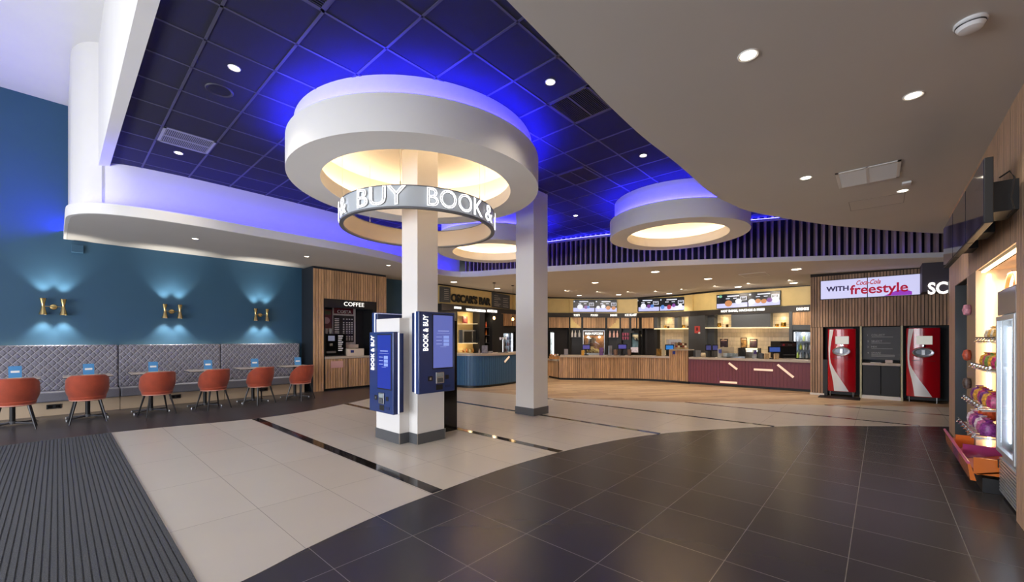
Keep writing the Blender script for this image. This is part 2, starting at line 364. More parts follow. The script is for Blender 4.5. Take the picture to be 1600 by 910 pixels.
# cove LEDs lying behind the lip
def strip(path, d0, d1, z0, h, m, name):
    return G().wall(offset(path, d0), d1 - d0, lambda x, y: z0(x, y), lambda x, y: z0(x, y) + h).build(name, m)
tag(strip(FA[8:], .14, .19, lambda x, y: zs(x, y) + .09, .02, mat('blue_led_ledge', '#3040ff', .4, emit=(.025, .02, 1.0), es=24), 'led_strip'), 'blue LED strip in the curved ledge above the seating', 'light strip', )
tag(strip(FB[:-4], .14, .19, lambda x, y: zs(x, y) + .07, .02, BLED2, 'led_strip'), 'blue LED strip below the timber fins over the bar', 'light strip')
tag(strip(FA[:14], .052, .062, lambda x, y: lip(x, y) - .004, .035, BLED, 'led_strip'), 'blue LED line on the left end of the ledge washing the teal wall', 'light strip')
# --- timber fins and the dark wall behind them
fp = offset(FB, .42)
g = G()
for (p, u) in resample(fp, .145):
    v = (-u[1], u[0]); g.obox(p, v, .06, .02, zs(*p) + .05, CEIL)
tag(g.build('slat_screen', FINS), 'band of upright timber fins above the bar soffit', 'slat screen')
struct('trim_4', G().wall(offset(FB, .28), .1, CEIL - .11, CEIL - .07), WHITE)
tag(strip(FB, .31, .34, lambda x, y: CEIL - .069, .015, mat('blue_led_high', '#3040ff', .4, emit=(.03, .03, 1.0), es=45), 'led_strip'), 'blue LED strip along the top of the timber fins', 'light strip')
struct('wall_far', G().wall(offset(FB, .75), .1, lambda x, y: zs(x, y) + .055, CEIL), mat('fin_backing', '#15131c', .7))
# --- back wall of the bar
BW = [(8.6, 12.45), (12.53, 12.78), (14.64, 12.74), (16.2, 12.5), (17.32, 11.45), (18.26, 9.56), (18.5, 8.5), (18.25, 7.25), (17.84, 6.03), (17.45, 5.54), (16.9, 4.44), (16.79, 3.46), (16.69, 2.56), (16.63, .2)]
struct('wall_back', G().wall(offset(BW, .0), .15, 0, lambda x, y: 3.7), CHAR)
def bwp(px, off):
    h = hit(px, BW); ex, ey = h[3]; l = math.hypot(ex, ey); return (h[1] + ey / l * off, h[2] - ex / l * off)
def bwbox(g, px0, px1, t0, t1, b0, b1, o0, o1):
    """box on the bar back wall between two sight columns, rows t/b give its height there; o0/o1 = stand-off from the wall"""
    stops = [px0] + [px for px in range(int(px0) + 12, int(px1) - 5, 24)] + [px1]
    for a, b in zip(stops, stops[1:]):
        P = [bwp(a, o1), bwp(b, o1)]; Q = [bwp(a, o0), bwp(b, o0)]; ka = (a - px0) / (px1 - px0); kb = (b - px0) / (px1 - px0)
        zt = [zat(t0 + (t1 - t0) * k, p) for k, p in ((ka, P[0]), (kb, P[1]))]; zb = [zat(b0 + (b1 - b0) * k, p) for k, p in ((ka, P[0]), (kb, P[1]))]
        g.hexa([(*P[0], zb[0]), (*P[1], zb[1]), (*Q[1], zb[1]), (*Q[0], zb[0])], [(*P[0], zt[0]), (*P[1], zt[1]), (*Q[1], zt[1]), (*Q[0], zt[0])])
    return g
def row(v, px):    # linear interpolation of a row table
    for (a, ya), (b, yb) in zip(v, v[1:]):
        if px <= b: return ya + (yb - ya) * (px - a) / (b - a)
    return v[-1][1]
TOPR = [(680, 444), (760, 455), (811, 461), (856, 465), (964, 466.5), (1000, 466), (1076, 460.5), (1130, 454.5), (1220, 449), (1290, 444)]
YBR = [(680, 474), (811, 486), (856, 489), (980, 490), (1060, 488), (1130, 484), (1290, 475)]
HBR = [(680, 485), (811, 492), (856, 496), (1000, 497), (1090, 495), (1130, 492), (1290, 486)]
CBR = [(680, 508), (811, 510), (856, 512.5), (1000, 513.5), (1090, 512.5), (1130, 511.5), (1290, 508)]
def band(name, px0, px1, tr, br, o0, o1, m, parent=None, dt=0, db=0):
    g = G(); px = px0
    while px < px1:
        q = min(px + 22, px1); bwbox(g, px, q, row(tr, px) + dt, row(tr, q) + dt, row(br, px) + db, row(br, q) + db, o0, o1); px = q
    return g.build(name, m, parent)
o = band('wall_band', 681, 1278, TOPR, TOPR, .01, .2, BLACK, dt=-3, db=1.4); o['kind'] = 'structure'
o = band('wall_band', 681, 1280, TOPR, YBR, .005, .16, YELL, dt=1); o['kind'] = 'structure'
# folded facets of the gold band
g = G()
for a, b in ((800, 811), (888, 897), (1077, 1090)): bwbox(g, a, b, row(TOPR, a) + 1.5, row(TOPR, b) + 1.5, row(YBR, a), row(YBR, b), .16, .24)
struct('wall_band', g, YELL)
hd = band('sign_header', 681, 1280, YBR, HBR, .01, .32, mat('header_brown_black', '#2b2624', .5))
tag(hd, 'long dark header fascia carrying the white food signs over the bar', 'sign band')

# ================================================================== COLUMNS, DRUMS, RING SIGN, KIOSKS
def column(name, label, x0, x1, y0, y1, z1, skirt=True):
    t = thing(name, label, 'column', ((x0 + x1) / 2, (y0 + y1) / 2, 0))
    slab(x0, x1, y0, y1, 0, z1).build('shaft', WHITE, t, bev=.004)
    if skirt: slab(x0 - .012, x1 + .012, y0 - .012, y1 + .012, 0, .15).build('skirting', GREYS, t, bev=.003)
    return t
DRUMS = [((3.68, 5.19), 1.79, 1.371, 3.744, 4.17, 'large round white ceiling drum above the kiosk column'),
         ((8.78, 3.22), 1.368, 1.003, 3.68, 4.04, 'round white ceiling drum by the edge of the plaster soffit'),
         ((7.43, 7.35), 1.39, 1.015, 3.70, 4.08, 'round white ceiling drum behind the plain column')]
for (c, ro, ri, zb, zt, lab) in DRUMS:
    t = thing('ceiling_drum', lab, 'ceiling drum', (c[0], c[1], zb), group='round ceiling drums')
    C3 = (c[0], c[1], 0); ru = ro - .1
    # outer ring with a soft upstand, underside and inner lip
    G().lathe([(ru, zt - .03), (ro - .03, zt - .03), (ro - .03, zt), (ro, zt), (ro, zb), (ri, zb), (ri, zb + .2), (ri + .05, zb + .2), (ri + .05, zb + .17), (ri + .2, zb + .17)], C3, 96).build('lower_ring', WHITE, t, smooth=True)
    G().lathe([(ru, zt - .03), (ru, CEIL)], C3, 96).build('upper_drum', WHITE, t, smooth=True)
    G().lathe([(ri + .2, zb + .17), (ri + .2, CEIL - .06), (.001, CEIL - .06)], C3, 96).build('recess', mat('recess_plaster', '#e6dccb', .8), t, smooth=True)
    G().lathe([(ru + .02, zt - .028), (ru + .05, zt - .028), (ru + .05, zt - .012), (ru + .02, zt - .012), (ru + .02, zt - .028)], C3, 64).build('blue_led', BLED, t)
    G().lathe([(ri + .09, zb + .175), (ri + .14, zb + .175), (ri + .14, zb + .2), (ri + .09, zb + .2), (ri + .09, zb + .175)], C3, 64).build('warm_led', WARMC, t)
c1 = column('column', 'square white column rising through the lit ring sign', 3.5, 3.87, 5.0, 5.4, CEIL - .06, False)
g = G().box(3.42, 3.9, 4.885, 5.5, 0, 1.8).box(3.26, 3.5, 5.09, 5.72, 0, 1.8)
g.build('casing', WHITE, c1, bev=.003)
g = G().box(3.41, 3.912, 4.873, 5.4, 0, .15).box(3.25, 3.45, 5.078, 5.73, 0, .15); g.build('skirting', GREYS, c1)
g = G()
for (x, y) in ((3.408, 4.871), (3.902, 4.871), (3.248, 5.076)): g.box(x, x + .012, y, y + .012, 0, .155)
g.build('corner_trim', STEEL, c1)
slab(3.912, 4.42, 5.2, 5.5, 0, 1.8).build('black_casing', BLKG, c1, bev=.003)
column('column', 'plain square white column with grey skirting, to the right of the kiosks', 6.18, 6.63, 5.0, 5.46, CEIL)

# --- ring sign
RC = (3.68, 5.19); RR = 1.11
t = thing('ring_sign', 'suspended ring sign with white neon words around the column', 'sign', (RC[0], RC[1], 3.13))
bandm = mat('ring_face_grey', '#b9c0c4', .4); inm = mat('ring_inner_cream', '#cdbfab', .6)
G().lathe([(RR, 3.15), (RR, 3.415)], (*RC, 0), 96).build('face_band', bandm, t, smooth=True)
G().lathe([(RR - .03, 3.15), (RR - .03, 3.415)], (*RC, 0), 96).build('inner_band', inm, t, smooth=True)
G().lathe([(RR - .035, 3.13), (RR + .02, 3.13), (RR + .02, 3.152), (RR - .035, 3.152), (RR - .035, 3.13)], (*RC, 0), 96).lathe([(RR - .035, 3.413), (RR + .01, 3.413), (RR + .01, 3.423), (RR - .035, 3.423), (RR - .035, 3.413)], (*RC, 0), 96).build('rim', PLAST, t)
g = G()
for k in range(6):
    a = math.radians(-150 + 60 * k + 12); x, y = RC[0] + (RR - .015) * math.cos(a), RC[1] + (RR - .015) * math.sin(a)
    g = G().tube([(x, y, 3.42), (x, y, CEIL - .06)], .0025, 5); g.cyl((x, y), .008, 3.42, 3.47, 8); g.build('suspension_wire', STEEL, t)
def ring_text(s, a0, a1, h, z):
    for (nm, mt, off, ol, zz) in (('neon_lettering', WNEON, .028, .015, 0), ('letter_back', PLAST, .012, 0, 0)):
        o = text(nm, s, (0, 0, 0), (1, 0), mt, t, h=h, w=math.radians(a1 - a0) * RR, ext=.004, outline=ol)
        o.modifiers.clear()
        for v in o.data.vertices:
            w = v.co + t.location; ang = math.radians(a0) + w.x / RR; r = RR + off - w.y * .5
            p = Vector((RC[0] + r * math.cos(ang), RC[1] + r * math.sin(ang), z + w.z)); v.co = p - t.location
for k in range(3):
    b = -121 + 120 * k
    ring_text('BOOK', b, b + 43, .235, 3.168); ring_text('&', b + 47, b + 59, .225, 3.17); ring_text('BUY', b + 72, b + 107, .235, 3.168)

# --- kiosks
def kiosk(label, loc, rz, scr, front=True, base='navy'):
    t = thing('ticket_kiosk', label, 'kiosk', loc, rz, group='wall mounted ticket kiosks'); w, h, d = .64, 1.15, .17
    L_ = lambda g, n, m, p=t, **k: g.build(n, m, p, world=False, **k)
    body = L_(slab(-w / 2, w / 2, -.075, 0, .02, h - .02), 'back_box', NAVYD, bev=.008)
    L_(slab(-w / 2 - .004, w / 2 + .004, -.09, -.075, .012, h - .012), 'edge_light', mat('edge_led', '#e8ecff', .3, emit='#dfe4ff', es=.9))
    L_(slab(-w / 2, w / 2, -d, -.09, 0, h), 'front_panel', NAVY, bev=.012, seg=3)
    bz = L_(slab(-.095, .285, -d - .006, -d, .335, 1.12), 'screen_bezel', BLACK, bev=.004)
    L_(slab(-.08, .27, -d - .009, -d - .005, .352, 1.105), 'screen', emat('kiosk_screen_' + scr, scr, .8), bz)
    g = G().box(0, .2, -d - .011, -d - .008, .875, .885).box(-.02, .22, -d - .011, -d - .008, .845, .848).box(.04, .15, -d - .011, -d - .008, .65, .654)
    for i in range(3): g.box(-.03, .07, -d - .011, -d - .008, .79 - .05 * i, .797 - .05 * i)
    L_(g, 'screen_text', emat('kiosk_text', '#a9b6ee', 1), bz)
    g = G()
    for i in range(3): g.box(.1, .2, -d - .011, -d - .008, .77 - .052 * i, .812 - .052 * i)
    L_(g, 'screen_buttons', emat('kiosk_button', '#8fa4ea', 1), bz)
    r = L_(slab(-.035, .105, -d - .02, -d, .13, .29), 'card_terminal', STEEL, bev=.006)
    L_(slab(-.02, .09, -d - .023, -d - .019, .22, .275), 'terminal_screen', mat('terminal_grey', '#93a0a6', .3), r)
    L_(slab(-.01, .08, -d - .024, -d - .019, .145, .205), 'keypad', mat('keypad_grey', '#50555c', .4), r)
    L_(slab(-.03, .09, -d - .006, -d, .035, .11), 'ticket_slot', BLACK, bev=.004)
    q = L_(slab(-.17, -.09, -d - .006, -d, .17, .24), 'scanner_window', BLACK, bev=.004)
    L_(slab(-.145, -.115, -d - .01, -d - .005, .19, .22), 'scanner_lens', STEEL, q)
    L_(slab(.14, .2, -d - .006, -d, .18, .24), 'contactless_reader', BLACK, bev=.004)
    L_(slab(.13, .23, -d - .004, -d, .06, .1), 'receipt_slot', NAVYD)
    # upright lettering
    o = text('lettering', 'BOOK & BUY', (-.255, -d - .003, .6), (1, 0), WLET, None, h=.085, w=.5, ext=.006, bold=.012, vertical=True); o.parent = t
    return t
kiosk('navy ticket kiosk facing right of the entrance, its screen a pale violet blue', (3.645, 4.885, .735), 0, '#6a76c8')
kiosk('navy ticket kiosk on the left face of the column, screen deep blue, hung lower', (3.26, 5.3, .45), -PI / 2, '#2038a8')
k3 = kiosk('navy ticket kiosk on the far side of the column, only its edge in view', (3.6, 5.72, .76), PI, '#2038a8')

# ================================================================== SEATING AREA
def quilt():
    m = mat('quilted_upholstery', '#8f8c95', .7, sheen=.2); nt = m.node_tree; N = nt.nodes; L = nt.links; b = N['Principled BSDF']
    g = N.new('ShaderNodeNewGeometry'); sx = N.new('ShaderNodeSeparateXYZ'); L.new(g.outputs['Position'], sx.inputs[0])
    def M(op, a, bb=None):
        n = N.new('ShaderNodeMath'); n.operation = op
        for i, v in enumerate((a, bb)):
            if v is None: continue
            if isinstance(v, (int, float)): n.inputs[i].default_value = v
            else: L.new(v, n.inputs[i])
        return n.outputs[0]
    ds = []
    for s in (1, -1):
        u = M('ADD', M('DIVIDE', sx.outputs[0], .115), M('MULTIPLY', sx.outputs[2], s / .145)); fr = M('FRACT', u); ds.append(M('ABSOLUTE', M('SUBTRACT', fr, .5)))
    mx = M('MAXIMUM', ds[0], ds[1]); line = M('GREATER_THAN', mx, .45); hgt = M('SUBTRACT', 1, M('POWER', M('MULTIPLY', mx, 2), 4))
    bp = N.new('ShaderNodeBump'); bp.inputs['Strength'].default_value = .9; bp.inputs['Distance'].default_value = .02; L.new(hgt, bp.inputs['Height']); L.new(bp.outputs[0], b.inputs['Normal'])
    mc = N.new('ShaderNodeMix'); mc.data_type = 'RGBA'; L.new(line, mc.inputs['Factor']); mc.inputs['A'].default_value = lin('#807d88'); mc.inputs['B'].default_value = lin('#c3c0c6'); L.new(mc.outputs['Result'], b.inputs['Base Color'])
    return m
QU = quilt(); BASEW = mat('pale_wood_plinth', '#c3ad92', .4)
for i, (x0, x1, lab) in enumerate(((-2.8, .895, 'grey quilted banquette section nearest the entrance, below the first wall light'), (.905, 2.765, 'grey quilted banquette section in the middle of the teal wall'), (2.775, 4.66, 'grey quilted banquette section ending beside the coffee bay'))):
    t = thing('banquette', lab, 'banquette', ((x0 + x1) / 2, 12.2, 0), group='banquette sections on the teal wall')
    slab(x0, x1, 12.4, 12.6, .44, 1.375).build('backrest', QU, t, bev=.035, seg=4)
    slab(x0, x1, 11.98, 12.42, .27, .465).build('seat', GREYD, t, bev=.03, seg=4)
    slab(x0, x1, 12.06, 12.6, 0, .27).build('plinth', BASEW, t)
    slab(x0 + .1, x1 - .1, 12.63, 12.66, 1.30, 1.32).build('led_strip', mat('warm_back_led', '#ffffff', .4, emit='#ffd9a8', es=7), t)
for x, lab in ((-.04, 'black double socket in the plinth under the banquette, left of the second chair'), (1.82, 'black double socket in the plinth between the third and fourth chairs'), (3.63, 'black double socket in the plinth behind the fifth chair')):
    t = thing('wall_socket', lab, 'socket', (x, 12.055, .13), group='black sockets in the banquette plinth')
    slab(x - .1, x + .1, 12.045, 12.058, .13, .22).build('plate', BLACK, t, bev=.004)
    for s in (-.05, .05): slab(x + s - .03, x + s + .03, 12.04, 12.046, .15, .2).build('outlet', BLKG, t)
def shell_mesh():
    g = G(); n, m = 36, 9; T = math.radians(122)
    def P(t, k, inner):
        a = abs(t) / T; top = .845 - .01 * a - .24 * max(0, (a - .42) / .58) ** 1.6
        z = .42 + (top - .42) * k; w = .80 + .24 * math.sin(min(1, k * 1.5) * PI / 2) - .05 * max(0, k - .6)
        d = .045 if inner else 0; sl = .03 * k
        if inner: z = max(z, .42)
        return ((.272 * w - d) * math.sin(t), -(.262 * w - d) * math.cos(t) - sl, z)
    vs = []; 
    for i in range(n + 1):
        t = -T + 2 * T * i / n
        prof = [P(t, k / m, False) for k in range(m + 1)]
        ti = P(t, 1, True); to = prof[-1]; cap = ((to[0] + ti[0]) / 2, (to[1] + ti[1]) / 2, to[2] + .018)
        prof += [cap] + [P(t, k / m, True) for k in range(m, -1, -1)]
        vs += prof
    L_ = 2 * m + 3; fs = []
    for i in range(n):
        for k in range(L_ - 1): fs.append((i * L_ + k, (i + 1) * L_ + k, (i + 1) * L_ + k + 1, i * L_ + k + 1))
        fs.append((i * L_ + L_ - 1, (i + 1) * L_ + L_ - 1, (i + 1) * L_, i * L_))
    fs += [tuple(range(L_)), tuple(range(n * L_ + L_ - 1, n * L_ - 1, -1))]
    return g.add(vs, fs)
def make_chair(label):
    t = thing('tub_chair', label, 'chair', (0, 0, 0), group='rust velvet tub chairs')
    shell_mesh().build('backrest', VELV, t, smooth=True, world=False)
    g = G().lathe([(.001, .395), (.2, .395), (.235, .42), (.245, .46), (.23, .495), (.17, .515), (.001, .52)], (0, 0, 0), 32)
    g.v = [(x, y * .97 + .0, z) for x, y, z in g.v]; g.build('seat', VELV, t, smooth=True, world=False)
    G().lathe([(.225, .405), (.232, .405), (.232, .42), (.225, .42), (.225, .405)], (0, 0, 0), 32).build('piping', mat('pale_piping', '#c98f7d', .6), t, world=False)
    for sx in (-1, 1):
        for sy in (-1, 1):
            G().tube([(sx * .15, sy * .14, .41), (sx * .235, sy * .22, 0)], .019, 8, .011).build('leg', LEGB, t, smooth=True, world=False)
    return t
def make_table(label):
    t = thing('cafe_table', label, 'table', (0, 0, 0), group='small square cafe tables')
    slab(-.32, .32, -.3, .3, .785, .797).build('table_edge', BLACK, t, world=False)
    slab(-.322, .322, -.302, .302, .797, .812).build('tabletop', mat('pale_table_top', '#cfc2b6', .35, noise=.05), t, world=False, bev=.003)
    G().cyl((0, 0), .035, .03, .785, 16).build('pedestal', BLACK, t, world=False, smooth=True)
    b = G().tube([(-.27, -.2, .02), (0, 0, .045), (.27, .2, .02)], .016, 6).tube([(-.27, .2, .02), (0, 0, .045), (.27, -.2, .02)], .016, 6).cyl((0, 0), .05, .02, .07, 16)
    b.build('base', mat('pale_metal_base', '#4a4a4e', .4), t, world=False)
    for sx in (-1, 1):
        for sy in (-1, 1): G().cyl((sx * .27, sy * .2), .018, 0, .02, 10).build('foot', STEEL, t, world=False)
    return t
def make_card(label):
    t = thing('menu_card', label, 'menu stand', (0, 0, 0), group='blue menu cards on the cafe tables')
    a = G().hexa([(-.075, -.035, .012), (.075, -.035, .012), (.075, -.028, .012), (-.075, -.028, .012)], [(-.075, .0, .215), (.075, .0, .215), (.075, .007, .215), (-.075, .007, .215)])
    a.build('card', mat('blue_card', '#4f8fc4', .3), t, world=False)
    G().hexa([(-.05, -.022, .10), (.05, -.022, .10), (.05, -.014, .10), (-.05, -.014, .10)], [(-.05, -.016, .135), (.05, -.016, .135), (.05, -.008, .135), (-.05, -.008, .135)]).build('printed_title', WHITEM, t, world=False)
    slab(-.085, .085, -.05, .03, 0, .014).build('base', mat('beech_block', '#c9b59e', .5), t, world=False, bev=.002)
    return t
CX = [-.47, .37, 1.33, 2.25, 3.13, 4.03]; TX = [-.52, .39, 1.3, 2.21, 3.15, 4.1]; KX = [-.49, .4, 1.33, 2.26, 3.18, 4.16]
CR = [0, .02, .18, .32, .4, .5]
nth = ['leftmost', 'second', 'third', 'fourth', 'fifth', 'last and rightmost']
c0 = make_chair(''); t0 = make_table(''); k0 = make_card('')
for i in range(6):
    w = nth[i] if i in (0, 5) else nth[i] + ' from the left'
    lc = f'rust velvet tub chair, {w} in the row facing the banquette'
    lt = f'small square cafe table with pale top, {w} in the row'; lk = f'blue menu card on the table {w} in the row'
    if i == 0:
        for o, x, y, z, rz, l in ((c0, CX[0], 10.66, 0, CR[0], lc), (t0, TX[0], 11.22, 0, 0, lt), (k0, KX[0], 11.2, .812, .1, lk)): o.location = (x, y, z); o.rotation_euler = (0, 0, rz); o['label'] = l
    else:
        dup(c0, (CX[i], 10.66, 0), lc, CR[i]); dup(t0, (TX[i], 11.22, 0), lt, 0); dup(k0, (KX[i], 11.2, .812), lk, .12 - .06 * i)
# --- brass wall lights
for i, (x, lab) in enumerate(((-.05, 'brass twin hourglass wall light, leftmost on the teal wall'), (1.845, 'brass twin hourglass wall light, middle one on the teal wall'), (3.735, 'brass twin hourglass wall light nearest the coffee bay'))):
    z = 2.16; y = WY - .13
    t = thing('wall_light', lab, 'wall light', (x, WY, z), group='brass wall lights on the teal wall')
    G().lathe([(.001, -.03), (.05, -.025), (.06, 0), (.001, 0)], (x, WY, z), 20, 'y').build('backplate', BRASS, t, smooth=True)
    G().tube([(x - .14, y, z), (x + .14, y, z)], .007, 8).tube([(x, WY - .02, z), (x, y, z)], .007, 8).build('arm', BRASS, t, smooth=True)
    for s in (-1, 1):
        sh = G().lathe([(.052, .165), (.05, .16), (.03, .07), (.022, .01), (.03, -.03), (.06, -.15), (.062, -.165)], (x + s * .14, y, z), 20).build('shade', BRASS, t, smooth=True)
        G().lathe([(.001, .1), (.03, .1)], (x + s * .14, y, z), 16).lathe([(.001, -.11), (.04, -.11)], (x + s * .14, y, z), 16).build('bulb', WARML, sh)
        light('SPOT', 'wall_light_up', (x + s * .14, y, z + .17), 30, (1, .95, .85), (PI, 0, 0), spot_size=math.radians(84), spot_blend=.75, shadow_soft_size=.03)
        light('SPOT', 'wall_light_down', (x + s * .14, y, z - .17), 34, (1, .95, .85), (0, 0, 0), spot_size=math.radians(84), spot_blend=.75, shadow_soft_size=.03)
tag(slab(.2, .38, WY - .09, WY, 3.33, 3.49).build('junction_box', TEAL, bev=.008), 'teal painted box on the wall just under the ledge end', 'junction box')

# ================================================================== COFFEE BAY
CBY = 11.9
def ybox(px0, px1, py0, py1, y, dep):   # box whose front face lies in the plane y, from sight lines measured on it
    (x0, z1), (x1, _) = at_y(px0, py0, y), at_y(px1, py0, y); z0 = at_y((px0 + px1) / 2, py1, y)[1]; z1 = at_y((px0 + px1) / 2, py0, y)[1]
    return G().box(x0, x1, y, y + dep, z0, z1)
def slatface(x0, x1, y, z0, z1, pitch=.075, d=.02, gap=.012):
    g = G(); x = x0
    while x < x1 - .01: g.box(x, min(x + pitch - gap, x1), y - d, y, z0, z1); x += pitch
    return g
t = thing('coffee_bay', 'oak slatted coffee bay with a black recess at the end of the banquette', 'coffee bay', (5.97, 12.3, 0))
g = slab(4.83, 5.13, CBY, WY, 0, 3.56).box(6.78, 7.12, CBY, WY, 0, 3.56).box(5.13, 6.78, CBY, WY, 2.66, 3.56).box(5.13, 6.78, 12.55, WY, 0, 2.66)
g.build('carcass', NAVYW, t)
g = slatface(4.83, 5.12, CBY, .0, 3.5); g.f += []; h = slatface(5.13, 6.78, CBY, 2.67, 3.5); g.add(h.v, h.f); h = slatface(6.79, 7.12, CBY, 0, 3.5); g.add(h.v, h.f)
g.build('slat_cladding', WOOD, t)
slab(5.13, 6.78, CBY - .005, CBY + .05, 2.42, 2.66).box(5.13, 5.16, CBY - .005, 12.55, 0, 2.42).box(6.66, 6.78, CBY - .005, 12.55, 0, 2.42).build('recess_frame', BLACK, t)
slab(5.14, 6.76, 12.5, 12.55, .9, 2.42).build('recess_back', mat('recess_black', '#17151a', .3), t)
slab(4.84, 7.1, CBY + .02, 12.5, 0, .01)
text('lettering', 'COFFEE', (5.72, CBY - .006, 2.49), (1, 0), WLET, t, h=.12, w=.64, ext=.006)
slab(5.15, 6.7, CBY - .03, 12.5, .92, .98).build('worktop', CTOP, t)
for a, b, hx in ((5.17, 5.85, 5.8), (5.87, 6.7, 5.92)):
    d = slatface(a, b, CBY + .01, .06, .91).box(a, b, CBY + .01, CBY + .03, .06, .91).build('door', WOOD, t)
slab(5.17, 6.7, CBY + .05, 12.4, 0, .06).build('kickboard', BLACK, t)
tag(ybox(517, 536, 564.5, 575, CBY - .012, .003).build('paper_notice', PINKP), 'pale pink paper notice taped to the coffee bay cupboard', 'notice')
# menu board, poster
t = thing('coffee_menu_board', 'tall white framed coffee price board reading COSTA', 'menu board', (5.7, 12.49, .98))
b = ybox(519.5, 555.5, 479, 545, 12.47, .02); b.build('frame', mat('board_frame', '#b9b3b1', .5), t)
ybox(522, 552, 482, 491, 12.46, .01).build('name_plate', mat('dark_red_sign', '#5c0f22', .4), t)
x0, z0 = at_y(527, 489.5, 12.455); x1, _ = at_y(549, 489.5, 12.455); text('lettering', 'COSTA', (x0, 12.457, z0), (1, 0), WHITEM, t, h=.1, w=x1 - x0, bold=.02)
ybox(521, 553, 493.5, 535, 12.46, .01).build('price_panel', mat('price_panel_dark', '#1f1a20', .4), t)
g = G()
for r in range(13):
    zz = at_y(540, 499 + r * 2.7, 12.455)[1]
    for (a, w) in ((523, 7), (536, 2.2), (541, 2.2), (545, 2.2), (549, 2.2)):
        if r in (1, 9) and a > 530: continue
        x0 = at_y(a, 500, 12.455)[0]; x1 = at_y(a + w, 500, 12.455)[0]; g.box(x0, x1, 12.456, 12.46, zz - .012, zz + .012)
g.build('price_lines', WHITEM, t)
t = thing('coffee_poster', 'narrow poster of a coffee cup beside the price board', 'poster', (5.35, 12.49, 1.5))
ybox(507, 518, 484, 519, 12.48, .012).build('sheet', mat('poster_brown', '#7a4238', .5), t)
ybox(508, 517, 486, 492, 12.475, .006).build('headline_patch', mat('poster_green', '#5e6b45', .5), t)
G().lathe([(.001, -.004), (.1, -.004), (.1, 0)], (5.46, 12.476, 2.06), 24, 'y').build('coffee_top', mat('poster_foam', '#cfae9c', .5), t)
# coffee machine
t = thing('coffee_machine', 'black self-service coffee machine with a small screen', 'coffee machine', (5.55, 12.3, .98))
ybox(508.5, 541, 522, 557, 12.12, .32).build('body', BLKG, t, bev=.015)
ybox(513, 523, 525, 533, 12.11, .012).build('screen', emat('coffee_screen', '#8d90a8', .6), t)
ybox(511, 525, 549, 552, 12.07, .05).build('drip_tray', STEEL, t)
ybox(516, 520, 537, 541, 12.08, .04).build('spout', STEEL, t)
g = G()
for r in range(8):
    q = ybox(528.5, 536 - (r % 3), 524.5 + r * 3.2, 526.3 + r * 3.2, 12.112, .01); g.add(q.v, q.f)
g.build('drink_labels', WHITEM, t)
ybox(510, 540, 555, 558, 12.05, .3).build('base', CHROME, t)
for i, (px, lab) in enumerate(((511, 'stack of clear cups on top of the coffee machine, left one'), (517.5, 'stack of clear cups on top of the coffee machine, right one'))):
    x, z = at_y(px, 522, 12.2); tag(G().lathe([(.001, z), (.04, z), (.05, z + .16), (.047, z + .16), (.037, z + .005)], (x, 12.25, 0), 16).build('cup_stack', ACRY, smooth=True), lab, 'cups', 'cup stacks on the coffee machine')
t = thing('condiment_box', 'cream condiment box with a blue badge beside the coffee machine', 'box', (6.2, 12.2, .98))
ybox(543, 569, 545, 557.5, 12.02, .28).build('box', mat('cream_box', '#d9c8b4', .5), t, bev=.01)
ybox(548, 553, 547.5, 551.5, 12.012, .01).build('badge', mat('badge_blue', '#28336e', .4), t)
tag(ybox(541, 560, 538.5, 544, 12.3, .18).build('cup_lid_box', mat('lid_box', '#cbb9a9', .5)), 'low pale lid box standing behind the cream condiment box', 'box')
bpy.data.objects['cup_lid_box'].location.z = 0

# ================================================================== BAR COUNTERS
def counter(label, path, top, mface, slat, name='serving_counter', depth=.6, thick=.07, pitch=.075, toff=-.03, grp='serving counters'):
    c = path[len(path) // 2]; t = thing(name, label, 'counter', (c[0], c[1], 0), group=grp)
    G().wall(offset(path, .05), depth - .1, .07, top - thick).build('carcass', mface if not slat else BACKW, t)
    G().wall(offset(path, .07), depth - .14, 0, .07).build('kickboard', BLACK, t)
    g = G()
    for (p, u) in resample(offset(path, .028), pitch): g.obox(p, u, pitch * (.42 if slat else .46), .02, .075, top - thick)
    g.build('front_slats' if slat else 'ribbed_front', WOOD if slat else mface, t, world=True)
    if not slat: G().wall(offset(path, .02), .03, .075, top - thick).build('front_panel', mface, t)
    G().wall(offset(path, toff), depth + .03, top - thick, top).build('worktop', CTOP, t, bev=.006)
    return t
PB = spline([(8.3, 11.6), (8.28, 10.2), (8.3, 9.75), (8.4, 9.35), (8.62, 9.13), (8.95, 9.04), (9.6, 9.03), (10.49, 9.14), (11.3, 9.32), (12.0, 9.52)], 5)
PW = spline([(12.36, 8.76), (13.03, 7.74), (13.7, 6.95), (14.08, 6.2), (14.2, 5.42)], 5)
PL = [(12.81, 9.68), (12.42, 8.92)]
PM = [(14.12, 4.76), (14.13, 3.44), (14.18, 1.42)]
PP = [(14.16, 5.42), (14.08, 4.78)]
cb = counter('blue ribbed bar counter with a rounded end and stone top', PB, 1.05, BLUEC, False, pitch=.09)
counter('low oak slatted shelf unit at the left end of the wooden counter', PL, .74, WOOD, True, depth=.36)
counter('long curved oak slatted counter with stone top in the middle', PW, .9, WOOD, True)
counter('short taller oak slatted pier between the oak and maroon counters', PP, 1.15, WOOD, True, depth=.45, thick=.04)
cm = counter('maroon ribbed counter with cream light bars at the right', PM, .9, MAROON, False, pitch=.09)
